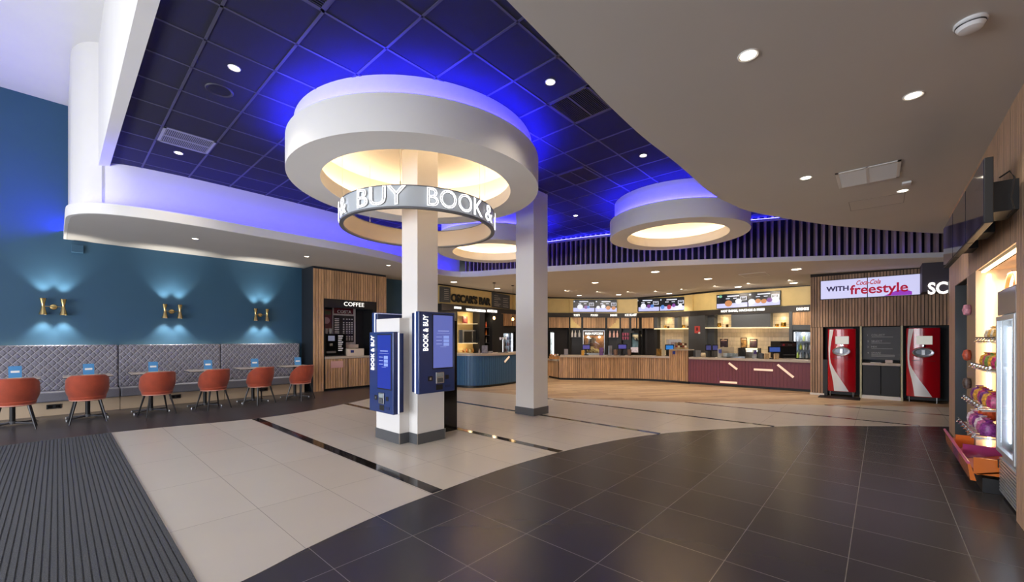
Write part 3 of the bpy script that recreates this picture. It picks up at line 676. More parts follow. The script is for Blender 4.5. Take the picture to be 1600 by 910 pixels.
def cbar(path, parent, a, b, wpx=1.6):
    pa = hit(a[0], path); pb = hit(b[0], path); o = .985
    A = (pa[1] * .998 - .012, pa[2] * .998); B = (pb[1] * .998 - .012, pb[2] * .998)
    za, zb = zat(a[1], A), zat(b[1], B); hw = .03
    dx, dy, dz = B[0] - A[0], B[1] - A[1], zb - za; hor = math.hypot(dx, dy); l = math.hypot(hor, dz); nx, nz = -dz / l, hor / l; ux, uy = dx / hor, dy / hor
    q = [(A[0] - nx * hw * ux, A[1] - nx * hw * uy, za - nz * hw), (B[0] - nx * hw * ux, B[1] - nx * hw * uy, zb - nz * hw), (B[0] + nx * hw * ux, B[1] + nx * hw * uy, zb + nz * hw), (A[0] + nx * hw * ux, A[1] + nx * hw * uy, za + nz * hw)]
    n = (uy * .015, -ux * .015)
    G().hexa([(x + n[0], y + n[1], z) for x, y, z in q], q).build('light_bar', CREAM, parent)
cbar(PB, cb, (788.6, 566), (796, 557.5))
for a, b in (((1139, 567.5), (1152, 577.5)), ((1125, 597), (1152, 598.5)), ((1178, 577.5), (1208, 579)), ((1215, 570), (1240, 590))): cbar(PM, cm, a, b)

# ================================================================== BAR BACK WALL
def bwt(name, s, px0, px1, y0, y1, off, m, parent, **k):   # lettering between sight columns; y = baseline rows
    A, B = bwp(px0, off), bwp(px1, off); za = zat(y1, A); zb = zat(y0, A)
    return text(name, s, (A[0], A[1], za), (B[0] - A[0], B[1] - A[1]), m, parent, h=zb - za, w=math.hypot(B[0] - A[0], B[1] - A[1]), **k)
for s, a, b, y0, y1 in (('SPIRITS', 700, 711, 479, 482.5), ('WINE & PROSECCO', 718.5, 749, 482, 486), ('COCKTAILS', 752, 768, 484, 488), ('BEERS', 803, 815, 487.5, 491), ('TICKETS', 894, 907, 491.2, 494.6), ('FOOD', 924, 935, 491.2, 494.6), ('DRINKS', 954, 967, 491.2, 494.6), ('ICE BLAST', 979.5, 997.5, 491, 494.5), ('HOT DOGS, NACHOS & FRIES', 1132.5, 1200, 485.2, 489.2), ('DRINKS', 1247.5, 1266.5, 481.2, 485.6)):
    o = bwt('lettering', s, a, b, y0, y1, .325, WLET, None, bold=.03, ext=.02)
    tag(o, f'lit white word{"s" if " " in s else ""} {s} on the dark header band' + (' at the far right end' if (s == 'DRINKS' and a > 1200) else ' above the middle counter' if s == 'DRINKS' else ''), 'sign lettering', 'white words on the bar header')
o = bwt('bar_name_sign', "OSCAR'S BAR", 699, 761, 458.5, 472, .17, BLACK, None, bold=.03, ext=.04); tag(o, "large black letters OSCAR'S BAR on the gold panel", 'sign lettering')
def board(label, px0, px1, t0, t1, b0, b1, rows):
    P = bwp((px0 + px1) / 2, .2); t = thing('chalk_menu_board', label, 'menu board', (P[0], P[1], zat(b0, P)), group='dark menu boards of the bar')
    bwbox(G(), px0, px1, t0, t1, b0, b1, .16, .21).build('panel', CHAR, t); g = G()
    for (a, b, y) in rows: bwbox(g, a, b, y, y + .8, y + .9, y + 1.7, .21, .215)
    g.build('chalk_lines', mat('chalk_grey', '#aaa7a4', .7), t)
board('dark menu board left of the bar name', 682, 698, 447.5, 449.5, 472, 473, [(688, 695, 452 + 3 * i) for i in range(6)])
board('dark menu board right of the bar name', 764, 791.5, 457, 462, 480, 483, [(767, 773, 461.5), (767, 776, 465), (767, 777, 467.5), (767, 773, 471), (767, 777, 474.5), (767, 775, 477), (781, 789, 466), (781, 788, 469), (781, 789, 472), (781, 788, 476), (781, 789, 479)])
NAV = emat('screen_dark', '#1e2430', .5); LILAC = emat('screen_lilac', '#c4c9ff', 1.0); SW = emat('screen_white', '#e6ecff', 1.0)
FOOD = {'w': SW, 'p': emat('screen_purple', '#7a4a9a', .9), 'o': emat('screen_orange', '#c98a5a', .9), 'b': emat('screen_blue', '#5f8fe0', .9), 'r': emat('screen_red', '#b0405a', .9), 'g': emat('screen_green', '#7fc9a6', .9)}
def menu_screen(label, a, b, t0, t1, b0, b1, blobs):
    P = bwp((a + b) / 2, .25); t = thing('menu_screen', label, 'screen', (P[0], P[1], zat(b0, P)), group='food menu screens above the bar')
    bwbox(G(), a, b, t0, t1, b0, b1, .16, .245).build('casing', BLACK, t)
    d = bwbox(G(), a + .6, b - .6, t0 + .8, t1 + .8, b0 - .8, b1 - .8, .24, .25).build('display', NAV, t)
    W_ = b - a; f = lambda k, r: (a + W_ * k, (t0 + (t1 - t0) * k) + ((b0 - t0) + ((b1 - t1) - (b0 - t0)) * k) * r)
    g = G(); p = f(.02, .66); q = f(.98, .66); bwbox(g, p[0], q[0], p[1], q[1], f(.02, .97)[1], f(.98, .97)[1], .248, .254); g.build('table_strip', LILAC, d)
    g = G()
    for (k0, k1, r0, r1) in ((.3, .7, .12, .2), (.25, .38, .3, .35), (.5, .62, .3, .35), (.04, .1, .1, .2)):
        p, q = f(k0, r0), f(k1, r0); bwbox(g, p[0], q[0], p[1], q[1], f(k0, r1)[1], f(k1, r1)[1], .248, .256)
    g.build('menu_text', SW, d)
    g = G()
    for (k0, k1, r0, r1) in ((.74, .96, .24, .27), (.74, .96, .47, .5), (.74, .76, .24, .5), (.94, .96, .24, .5), (.79, .91, .32, .36)):
        p, q = f(k0, r0), f(k1, r0); bwbox(g, p[0], q[0], p[1], q[1], f(k0, r1)[1], f(k1, r1)[1], .248, .256)
    g.build('offer_frame', SW, d)
    for (k, r, sz, c) in blobs:
        p = f(k, r); Q = bwp(p[0], .257); rr = sz * W_ * fwd(Q) / FPX; h = hit(p[0], BW)[3]; u = Vector((h[0], h[1], 0)).normalized(); zc = zat(p[1], Q)
        pts = [tuple(Vector((Q[0], Q[1], zc)) + u * rr * math.cos(w) + Vector((0, 0, rr * .9 * math.sin(w)))) for w in [2 * PI * i / 14 for i in range(14)]]
        n = (-u.y * .004, u.x * .004)
        G().add(pts + [(x + n[0], y + n[1], z) for x, y, z in pts], [tuple(range(14)), tuple(range(27, 13, -1))] + [(i, (i + 1) % 14, 14 + (i + 1) % 14, 14 + i) for i in range(14)]).build('dish_picture', FOOD[c], d)
menu_screen('menu screen over the ticket sign, left of the first pair', 896, 930, 468.5, 468.5, 488, 488, [(.33, .58, .13, 'w'), (.6, .6, .09, 'p'), (.7, .6, .07, 'b')])
menu_screen('menu screen over the food sign, right of the first pair', 930, 964.5, 468.5, 468.5, 488, 488, [(.15, .62, .08, 'w'), (.38, .55, .1, 'w'), (.6, .66, .1, 'o'), (.84, .68, .09, 'o')])
menu_screen('menu screen left in the middle pair', 998, 1035.5, 467, 466, 487.5, 486.5, [(.33, .6, .13, 'w'), (.56, .6, .09, 'p'), (.7, .6, .08, 'b')])
menu_screen('menu screen right in the middle pair', 1035.5, 1076, 466, 464, 486.5, 485, [(.15, .7, .09, 'b'), (.4, .72, .1, 'r'), (.58, .6, .08, 'p'), (.83, .65, .09, 'w')])
menu_screen('menu screen left in the pair over the hot dog sign', 1127, 1172.5, 461, 457.5, 483, 480, [(.34, .66, .12, 'o'), (.68, .55, .1, 'w'), (.07, .14, .05, 'g')])
menu_screen('menu screen right in the pair over the hot dog sign', 1172.5, 1222, 457.5, 454, 480, 477, [(.12, .65, .1, 'w'), (.32, .62, .08, 'o'), (.5, .66, .08, 'o'), (.68, .6, .08, 'p'), (.86, .6, .11, 'w')])
# --- oak wall cupboards under the header
def bslats(px0, px1, o0, o1, mt, parent, t=None, b=None, cut=None, name='slat_front'):
    g = G(); px = px0
    while px < px1 - .4:
        q = min(px + 2.1, px1); tt = (t or row(HBR, px)); bb = (b or row(CBR, px))
        if cut: bb = cut(px, tt, bb)
        if bb - tt > .5: bwbox(g, px, q, tt, tt, bb, bb, o0, o1)
        px += 2.6
    return g.build(name, mt, parent)
cupn = 0
for (a, b, kind, lab) in ((776, 793, 0, 'oak slatted wall cupboard over the bottle fridges, left'), (794, 812, 0, 'oak slatted wall cupboard over the bottle fridges, right'), (856, 887, 0, 'wide oak slatted wall cupboard just right of the plain column'), (889.5, 909, 1, 'wall cupboard with a gold triangle falling from its left edge'), (912.5, 946, 0, 'wide oak slatted wall cupboard above the popcorn machine'), (949.5, 970, 2, 'wall cupboard with a gold triangle rising to its right edge'), (973, 985, 0, 'narrow oak wall cupboard above the pink cups'), (989, 1005, 0, 'oak wall cupboard above the ice drink machine'), (1009, 1027, 0, 'oak wall cupboard last before the tiled niches'), (1240.5, 1269, 0, 'oak wall cupboard above the glass drinks fridge at the far right')):
    P = bwp((a + b) / 2, .3); t = thing('wall_cupboard', lab, 'wall cupboard', (P[0], P[1], zat(row(CBR, a), P)), group='oak slatted wall cupboards')
    bwbox(G(), a, b, row(HBR, a), row(HBR, b), row(CBR, a), row(CBR, b), .01, .27).build('carcass', YELL if kind else BACKW, t)
    if kind == 1: cut = lambda px, tt, bb: tt + (bb - tt) * (px - a) / (b - a)
    elif kind == 2: cut = lambda px, tt, bb: bb - (bb - tt) * (px - a) / (b - a)
    else: cut = None
    bslats(a, b, .27, .3, WOOD, t, cut=cut)
# piers between cupboards and the tall black back panel
g = G()
for a, b in ((757, 776), (811, 856), (887, 889.5), (909, 912.5), (946, 949.5), (970, 973), (985, 989), (1005, 1009), (1027, 1032)): bwbox(g, a, b, row(HBR, a), row(HBR, b), 560, 560, .01, .26)
g.build('x', BLACK); o = bpy.data.objects['x']; o.name = 'wall_piers'; o['kind'] = 'structure'
g = G(); bwbox(g, 856, 1027, 512, 513, 560, 560, .01, .04); bwbox(g, 776, 812, 510, 511, 556, 556, .01, .04); bwbox(g, 716, 757, 487, 488, 556, 556, .005, .012)
g.build('x', mat('back_panel_dark', '#1d1b1e', .4)); o = bpy.data.objects['x']; o.name = 'wall_panel'; o['kind'] = 'structure'
# --- tiled niches
def tiles(px0, px1, t, b, o):
    g = G(); px = px0
    while px < px1 - .3:
        py = t
        while py < b - .4: bwbox(g, px, min(px + 1.75, px1), py, py, min(py + 6.0, b), min(py + 6.0, b), o, o + .008); py += 6.5
        px += 2.05
    return g
t = G()
for a, b in ((1032, 1088), (1122, 1238)): bwbox(t, a, b, row(HBR, a), row(HBR, b), 560, 561, .0, .02)
t.build('x', GROUT); o = bpy.data.objects['x']; o.name = 'wall_grout'; o['kind'] = 'structure'
for n_, (a, b) in enumerate(((1032, 1088), (1122, 1238))):
    o = tiles(a, b, 488, 561, .02).build('wall_tiles', TILEW); o['kind'] = 'structure'
g = G(); bwbox(g, 1088, 1112, 495, 493, 562, 562, .0, .35); bwbox(g, 1061, 1066, 496, 496, 513, 513, .03, .3); bwbox(g, 1147.5, 1205, 491, 488.5, 511.5, 510.5, .03, .3); bwbox(g, 1112, 1122, 492, 492, 561, 561, .03, .2); bwbox(g, 1205, 1208, 489, 489, 511, 511, .03, .3); bwbox(g, 1236, 1241, 487, 487, 562, 562, .0, .35); bwbox(g, 1241, 1275, 508, 508, 516, 516, .0, .33); bwbox(g, 1028, 1033, 496, 496, 513, 513, .03, .3)
g.build('x', CHAR); o = bpy.data.objects['x']; o.name = 'wall_divider'; o['kind'] = 'structure'
SHW = mat('lit_shelf_edge', '#efe2c4', .4, emit='#ffe2ad', es=.5)
for a, b, y, lab in ((1029, 1088, 513.5, 'pale wall shelf over the left tiled niche'), (1112, 1238, 512, 'long pale wall shelf over the right tiled niche')):
    tag(bwbox(G(), a, b, y, y - .5, y + 1.4, y + .9, .02, .34).build('wall_shelf', SHW), lab, 'shelf', 'wall shelves in the tiled niches')
def bwlamp(px, py, off, e, r=.05, col=(1, .78, .45)): P = bwp(px, off); light('POINT', 'niche_light', (P[0], P[1], zat(py, P)), e, col, shadow_soft_size=r)
for i, (px, w, lab) in enumerate(((1044, 4.2, 'brass bowl on the left tiled shelf, first of the row'), (1049, 3.4, 'darker brass jar close beside the first bowl'), (1073, 5, 'tall brass jar in the second niche'), (1082, 3.4, 'small dark jar right of the tall brass jar'), (1130, 6, 'large brass bowl in the niche right of the grey pier'), (1139.5, 4, 'small dark brass jar beside the large bowl'), (1217, 5, 'dark brass jar in the last niche, left'), (1226, 7, 'broad brass bowl in the last niche, right'))):
    P = bwp(px, .2); zb = zat(513.4 if px < 1100 else 511.8, bwp(px, .3)); r = w * fwd(P) / FPX / 2; h = r * (2.2 if i != 1 else 1.9)
    t = tag(G().lathe([(.001, 0), (r * .8, 0), (r, h * .3), (r, h * .8), (r * .85, h), (r * .75, h), (r * .8, h * .7), (.001, h * .1)], (P[0], P[1], zb + .002), 20).build('brass_jar', GOLDM if i not in (1, 3, 5) else mat('dark_brass', '#5d4426', .3, metal=1), smooth=True), lab, 'jar', 'brass jars on the tiled shelves')
for px, py in ((1046, 500), (1074, 500), (1133, 499), (1223, 497)): bwlamp(px, py, .22, 3.0)
t = thing('wall_poster', 'red and pink poster on the grey pier', 'poster', (*bwp(1100, .36), 1.7)); bwbox(G(), 1096, 1104.5, 510, 510, 521, 521, .35, .36).build('sheet', mat('poster_red', '#c04a44', .5), t); bwbox(G(), 1098.5, 1101.5, 512, 512, 517, 517, .36, .363).build('picture', mat('poster_dark', '#5a2328', .5), t)
bwbox(G(), 1102, 1105, 519, 519, 522, 522, .36, .364).build('badge', WHITEM, t)
for a, b, y0, y1, lab, c in ((1126.5, 1138, 530, 543, 'dark framed picture poster on the tiles above the display case', '#3b2a3c'), (1158, 1168, 528, 544, 'brown food poster behind the hot food cabinet', '#8a6a3c'), (1172, 1184, 530, 543, 'dark food poster right of the brown one', '#3d2430')):
    P = bwp(a, .06); t = thing('wall_poster', lab, 'poster', (P[0], P[1], zat(y1, P))); bwbox(G(), a, b, y0, y0, y1, y1, .03, .045).build('frame', BLACK, t); bwbox(G(), a + 1, b - 1, y0 + 1, y0 + 1, y1 - 1, y1 - 1, .045, .05).build('print', mat('print_' + c[1:], c, .5, noise=.8, nscale=9), t)
    g = G(); bwbox(g, a + 1.5, b - 1.5, y0 + 1.5, y0 + 1.5, y0 + 3, y0 + 3, .05, .053); g.build('print_highlight', mat('print_light', '#c9a58f', .5), t)

# --- fridges, popcorn machine, ice drink machine behind the counters
def setkind(name_from, name, kind='structure'):
    o = bpy.data.objects[name_from]; o.name = name; o['kind'] = kind
BOT = {}
def bottle(c, r, h, col, label, group, name='bottle'):
    key = (round(r, 3), round(h, 3), col)
    if key not in BOT:
        g = G().lathe([(.001, 0), (r, 0), (r, h * .55), (r * .4, h * .75), (r * .38, h), (.001, h)], (0, 0, 0), 10)
        BOT[key] = g.build(name, mat('bottle_' + col[1:], col, .2), smooth=True, world=False); o = BOT[key]
    else: o = BOT[key].copy(); COL.objects.link(o)
    o.location = c; tag(o, label, 'bottle', group); return o
INT = mat('fridge_interior', '#cfd6da', .5)
def fridge(label, a, b, t, bt, bl, shelves, per, cols, glab, lit='right', inner=INT, left=True):
    P = bwp((a + b) / 2, .33); T = thing('drinks_fridge', label, 'fridge', (P[0], P[1], zat(bt, P)), group='glass door fridges behind the bar')
    g = G(); bwbox(g, a, a + 1.3, t, t, bt, bt, .05, .33); bwbox(g, b - 1.3, b, t, t, bt, bt, .05, .33); bwbox(g, a, b, t - .2, t - .2, t + 2, t + 2, .05, .33); bwbox(g, a, b, bt - 1, bt - 1, bt + 2, bt + 2, .05, .33)
    g.build('cabinet', BLACK, T)
    bwbox(G(), a + 1, b - 1, t + 1, t + 1, bt, bt, .045, .06).build('liner', inner, T)
    e = b - 2.6 if lit == 'right' else a + 1.6
    bwbox(G(), e, e + 1, t + 2.5, t + 2.5, bt - 2, bt - 2, .27, .29).build('led_strip', COOLC, T)
    for k in range(shelves):
        y = t + 3 + (bt - t - 4) * (k + 1) / shelves; bwbox(G(), a + 1.3, b - 1.3, y, y, y + .5, y + .5, .06, .25).build('shelf', STEEL, T)
        for i in range(per):
            px = a + 2.6 + (b - a - 6.4) * (i + .5) / per + (1 if lit != 'right' else 0); Q = bwp(px, .16); zb = zat(y, bwp(px, .25)); hh = (bt - t - 4) / shelves * .72 * fwd(Q) / FPX
            bottle((Q[0], Q[1], zb + .002), (b - a - 6.4) / per * .36 * fwd(Q) / FPX, hh, cols[(i + k) % len(cols)], glab, glab + 's')
    bwbox(G(), a + 1, b - 1, t + 1, t + 1, bt, bt, .325, .33).build('glass_door', GLASS, T)
    bwlamp((a + b) / 2, t + 5, .24, 1.6, .05, (.85, .93, 1))
fridge('glass door bottle fridge under the left bar cupboard', 776, 795, 519, 551, 0, 3, 4, ['#a03028', '#3a5a3a', '#c9b08a', '#2d3b66'], 'small bottle in the bottle fridge of the bar')
fridge('glass door fridge just left of the plain column', 797, 812, 519, 551, 0, 3, 3, ['#b89a4a', '#5a5a3a', '#b06a3a'], 'small drink bottle in the fridge beside the column')
fridge('slim white lit fridge right of the plain column', 857, 865, 518, 556, 0, 2, 1, ['#d8dcd0'], 'pale tub in the slim white fridge', inner=mat('fridge_bright', '#dfe4de', .5, emit='#eef4ea', es=.5))
fridge('large glass drinks fridge beside the oak pier at the far right', 1242, 1272, 517, 561, 0, 3, 5, ['#c9ccd0', '#6e7f8c', '#b7c34a', '#dfe3e6', '#7d8a90'], 'can or bottle in the large drinks fridge', lit='left')
# popcorn machine
P = bwp(929, .4); T = thing('popcorn_machine', 'lit glass popcorn machine signed FRESH POPCORN behind the middle counter', 'popcorn machine', (P[0], P[1], .9))
g = G()
for a, b in ((912.3, 913.3), (944.7, 945.7)): bwbox(g, a, b, 517, 517, 560, 560, .06, .5)
bwbox(g, 912.3, 945.7, 516.5, 516.5, 518, 518, .06, .5); bwbox(g, 912.3, 945.7, 552, 552, 560, 560, .06, .5); g.build('frame', STEEL, T, bev=.005)
bwbox(G(), 913.3, 944.7, 518, 518, 552, 552, .05, .08).build('back_panel', mat('popcorn_back', '#8a5f38', .35, noise=.3, nscale=6), T)
s_ = bwbox(G(), 914.5, 943.5, 518.3, 518.3, 524.5, 524.5, .45, .51).build('sign_panel', BLKG, T)
bwt('lettering', 'FRESH POPCORN', 916, 942.5, 519.8, 523.6, .515, WLET, T, bold=.03, ext=.01)
POP = mat('popcorn', '#ead9a0', .8, noise=.25, nscale=30)
g = G(); rp = random.Random(3); u = None
A, B = bwp(914.5, .28), bwp(943.5, .28); za = zat(552, bwp(929, .3))
for i in range(220):
    k = rp.random(); hgt = .12 + .25 * max(0, 1 - abs(k - .35) * 2.4); x, y = A[0] + (B[0] - A[0]) * k + rp.uniform(-.12, .12), A[1] + (B[1] - A[1]) * k; z = za + hgt * rp.random() ** .6; r = rp.uniform(.018, .03)
    g.lathe([(.001, -r), (r * .8, -r * .5), (r, 0), (r * .7, r * .6), (.001, r)], (x, y, z), 6)
o = g.build('popcorn', POP, T); o['kind'] = 'stuff'
P = bwp(927, .25); G().lathe([(.001, 0), (.12, 0), (.16, .22), (.15, .24), (.001, .24)], (P[0], P[1], zat(536, P)), 20).build('kettle', STEEL, T, smooth=True)
P = bwp(921, .25); G().lathe([(.05, 0), (.03, .1), (.03, .4), (.06, .42)], (P[0], P[1], zat(540, P)), 14).build('warming_lamp', CHROME, T, smooth=True)
bwbox(G(), 928, 937, 532, 538, 533, 539, .3, .34).build('scoop', STEEL, T)
bwbox(G(), 913.3, 944.7, 525, 525, 552, 552, .495, .5).build('glass_front', GLASS, T)
for px in (920, 937): bwlamp(px, 527, .3, 5.5)
# ice drink machine
P = bwp(998, .4); T = thing('ice_drink_machine', 'tall ice drink machine with a pale top bowl and pictured base', 'drink dispenser', (P[0], P[1], .9))
g = G(); bwbox(g, 988, 989, 518, 518, 560, 560, .05, .45); bwbox(g, 1006.5, 1007.5, 518, 518, 560, 560, .05, .45); bwbox(g, 988, 1007.5, 517, 517, 521, 521, .05, .45); g.build('frame', BLACK, T)
bwbox(G(), 989, 1006.5, 521, 521, 543, 543, .05, .2).build('back_tank', mat('ice_tank', '#6f8d9a', .2, noise=.3, nscale=5), T)
P = bwp(998, .26); hw = 7.5 * fwd(P) / FPX; G().lathe([(hw, .12), (hw * .97, .02), (hw * .8, 0), (hw * .6, -.12), (.001, -.13)], (P[0], P[1], zat(527, P)), 24).build('bowl', mat('cream_bowl', '#d8d2b4', .3), T, smooth=True)
bwbox(G(), 996.5, 999, 527, 527, 533, 533, .3, .42).build('tap', BLACK, T)
bwbox(G(), 989, 1006.5, 543, 543, 551, 551, .1, .44).build('picture_panel', mat('picture_panel', '#c9c4d6', .4, noise=.2, nscale=12), T)
for a, c in ((990.5, '#5b8fd0'), (999.5, '#c2405e')): bwbox(G(), a, a + 5, 544.5, 544.5, 550, 550, .44, .445).build('drink_picture', mat('pic_' + c[1:], c, .4, noise=.5, nscale=14), T)
# syrup bottles and cup rows on the dark back panel
for (x0, n, y0, y1, col, lab) in ((891.5, 3, 527, 516.5, '#cfc9c6', 'pale syrup bottle on the small rack left of the popcorn machine'), (951.5, 3, 527.5, 517, '#d8a8a0', 'pink syrup bottle on the small rack right of the popcorn machine')):
    for i in range(n):
        px = x0 + 1.6 + i * 6.4; P = bwp(px, .14); k = fwd(P) / FPX; zb = zat(y0, P); bottle((P[0], P[1], zb), 1.7 * k, (y0 - y1) * k, col, lab, lab + 's', 'syrup_bottle')
    tag(bwbox(G(), x0 - 1, x0 + 17, y0, y0, y0 + .7, y0 + .7, .04, .22).build('bottle_rack', CHAR), 'thin dark rack under the ' + ('pale' if x0 < 900 else 'pink') + ' syrup bottles', 'rack')
for r in range(2):
    for i in range(3):
        px = 974.6 + i * 3.9; P = bwp(px, .12); k = fwd(P) / FPX; y = 525 + r * 6; o = G().lathe([(.001, 0), (1.2 * k, 0), (1.8 * k, 4.6 * k), (.001, 4.6 * k)], (P[0], P[1], zat(y, P)), 12).build('pink_cup', mat('pink_cup', '#b7607c', .4), smooth=True)
        tag(o, f'pink paper cup in the {"upper" if r == 0 else "lower"} row of the dark panel', 'cup', f'{"upper" if r == 0 else "lower"} pink cups')
    tag(bwbox(G(), 972.6, 985.4, 525 + r * 6, 525 + r * 6, 525.6 + r * 6, 525.6 + r * 6, .04, .2).build('cup_shelf', CHAR), f'thin dark shelf under the {"upper" if r == 0 else "lower"} pink cups', 'shelf')
# bar: gold lit shelving with oven, bottle tower
g = G(); bwbox(g, 714, 738, 487, 488, 556, 556, .012, .03); g.build('x', YELL); setkind('x', 'wall_panel')
for y, lab in ((506, 'upper thin shelf of the gold lit alcove'), (536.5, 'lower thin shelf of the gold lit alcove')): tag(bwbox(G(), 714, 738, y, y, y + .8, y + .8, .03, .3).build('alcove_shelf', SHW), lab, 'shelf')
bwlamp(726, 495, .3, 5); bwlamp(720, 545, .25, 1.5)
P = bwp(722, .2); T = thing('picture_frame', 'small red framed picture leaning in the gold alcove', 'picture', (P[0], P[1], zat(505.5, P))); bwbox(G(), 719, 726.5, 494, 495, 504.5, 505.8, .12, .15).build('frame', mat('frame_red', '#7a2a26', .4), T); bwbox(G(), 720.5, 725, 496, 497, 502.5, 503.5, .15, .155).build('print', mat('frame_print', '#a5605a', .5), T)
P = bwp(726, .2); T = thing('bar_oven', 'black glass fronted oven on the lower alcove shelf', 'oven', (P[0], P[1], zat(536.4, P))); bwbox(G(), 715.5, 737, 516, 516, 536.4, 536.4, .05, .26).build('housing', STEEL, T); bwbox(G(), 718, 730, 518, 518, 535, 535, .26, .27).build('door', BLKG, T); bwbox(G(), 731.5, 736, 518, 518, 535, 535, .26, .27).build('control_panel', BLACK, T)
for i in range(4):
    P = bwp(718.5 + i * 5, .2); k = fwd(P) / FPX; bottle((P[0], P[1], zat(551, P)), 1.4 * k, (5.5 + (i % 2) * 2) * k, ['#a5672c', '#8a4a22', '#d8cfa8', '#9a6a30'][i], 'small amber glass standing on the bar alcove floor', 'amber glasses in the alcove', 'bar_glass')
g = G(); bwbox(g, 738, 746, 488, 489, 556, 556, .0, .4); bwbox(g, 757.5, 776, 489, 491, 556, 556, .01, .42); g.build('x', BLACK); setkind('x', 'wall_piers')
for k, y in enumerate((512, 524, 536, 551)):
    tag(bwbox(G(), 746, 757.5, y, y, y + .6, y + .6, .03, .28).build('bottle_shelf', CHAR), f'thin dark bottle shelf in the bar tower, {["top", "second", "third", "lowest"][k]} one', 'shelf')
    for i in range(3):
        P = bwp(748 + i * 3.6, .16); kk = fwd(P) / FPX; bottle((P[0], P[1], zat(y, bwp(748, .28)) + .002), 1.2 * kk, (9 - i % 2) * kk, ['#c4783a', '#8a8a84', '#b8502c'][(i + k) % 3], f'spirit bottle on the {["top", "second", "third", "lowest"][k]} shelf of the bar tower', f'spirit bottles on the {["top", "second", "third", "lowest"][k]} tower shelf', 'spirit_bottle')
bwlamp(751, 500, .3, 1.2)
# pendants over the bar
for (px, y0, y1, lab) in ((772, 437, 497, 'bare bulb pendant over the blue bar, left one'), (801.3, 442, 499, 'bare bulb pendant over the blue bar, right one beside the column')):
    x, z = at_y(px, y1, 10.3); zt = zs(x, 10.3); T = thing('pendant_lamp', lab, 'pendant lamp', (x, 10.3, zt), group='bulb pendants over the bar')
    G().cyl((x, 10.3), .055, zt - .025, zt, 16).build('canopy', BLACK, T, smooth=True); G().tube([(x, 10.3, zt), (x, 10.3, z + .1)], .005, 6).build('cord', BLACK, T); G().cyl((x, 10.3), .02, z + .05, z + .13, 10).build('socket', BLACK, T)
    G().lathe([(.001, -.06), (.03, -.05), (.045, -.01), (.035, .03), (.018, .06)], (x, 10.3, z), 16).build('bulb', mat('amber_bulb', '#ffd090', .3, emit='#ffbb66', es=7), T, smooth=True)
    light('POINT', 'pendant_light', (x, 10.3, z - .12), 5, (1, .7, .4), shadow_soft_size=.05)

# ================================================================== THINGS ON THE COUNTERS
def cp(px, path, d):
    h = hit(px, path)
    if h is None:      # just past the end of the counter: keep the end's distance
        e = min((path[0], path[-1]), key=lambda p: abs((p[0] * RT[0] + p[1] * RT[1]) / fwd(p) * FPX + 800 - px)); r = ray(px); h = (0, r[0] * fwd(e), r[1] * fwd(e))
    l = math.hypot(h[1], h[2]); k = (l + d) / l; return (h[1] * k, h[2] * k)
def ubox(g, P, wpx, hpx, z, dep, dx=0, dz=0):   # box facing the camera side, width and height in sight pixels at that distance
    k = fwd(P) / FPX; w = wpx * k / 2; h = hpx * k; u = (RT[0], RT[1]); c = (P[0] + u[0] * dx * k, P[1] + u[1] * dx * k); return g.obox(c, u, w, dep / 2, z + dz * k, z + dz * k + h)
def till(label, px, path, d, z, wpx, hpx, col, twin=False):
    P = cp(px, path, d); k = fwd(P) / FPX; T = thing('till', label, 'till', (P[0], P[1], z), group='counter tills')
    ubox(G(), P, wpx * .5, 1.2, z, .22).build('base', BLACK, T); ubox(G(), P, 1.6, hpx * .6, z, .05).build('stand', BLACK, T)
    for s in ((-.27, .27) if twin else (0,)):
        w = wpx * (.48 if twin else 1); Q = (P[0] - FW[0] * .06, P[1] - FW[1] * .06)
        m = ubox(G(), Q, w, hpx * .5, z, .03, s * wpx, hpx * .5).build('monitor', BLACK, T, bev=.006)
        Q = (P[0] - FW[0] * .08, P[1] - FW[1] * .08); ubox(G(), Q, w * .8, hpx * .34, z, .012, s * wpx, hpx * .58).build('display', emat('till_' + col[1:], col, .8), m)
    return T
till('till with violet screen left of the popcorn machine', 915.5, PW, .25, .9, 13, 17, '#5a55a0')
till('wide till with violet screen under the pink cups', 971.5, PW, .25, .9, 15, 18, '#5a55a8')
till('till with bright blue screen by the taller oak pier', 1045, PW, .3, .9, 14, 18, '#3b8be0')
till('twin screen dark till on the left end of the maroon counter', 1110.5, PM, .25, .9, 19, 20, '#4a4a80', True)
till('dark till with small blue screen in front of the espresso unit', 1208, PM, .2, .9, 20, 20, '#4560b0')
def cbox(name, cat, label, px, path, d, z, w, h, dep, m, top=None, grp=None):
    P = cp(px, path, d); o = ubox(G(), P, w, h, z, dep).build(name, m, bev=.004); tag(o, label, cat, grp); return o
cbox('card_stand', 'menu stand', 'small grey card stand near the left end of the oak counter', 884.5, PW, .2, .9, 6, 9.5, .05, mat('card_grey', '#8e8a92', .5))
cbox('popcorn_box', 'box', 'small gold popcorn box at the foot of the violet till', 910.5, PW, .08, .9, 4, 8, .12, mat('gold_box', '#d09a3a', .5))
cbox('card_stand', 'menu stand', 'purple card stand in front of the popcorn machine', 939.5, PW, .2, .9, 6, 12, .03, mat('card_purple', '#6a4a80', .5, noise=.3))
cbox('tap_handle', 'drink tap', 'steel drink tap post right of the popcorn machine', 953.5, PW, .3, .9, 5, 15, .1, STEEL)
for px, l in ((962, 'brown paper cup stack left of the wide till'), (983.5, 'brown paper cup stack right of the wide till')):
    P = cp(px, PW, .15); k = fwd(P) / FPX; tag(G().lathe([(.001, 0), (2.6 * k, 0), (3.4 * k, 9 * k), (.001, 9.6 * k)], (P[0], P[1], .9), 14).build('cup_stack', mat('kraft_cup', '#7d6152', .6), smooth=True), l, 'cups')
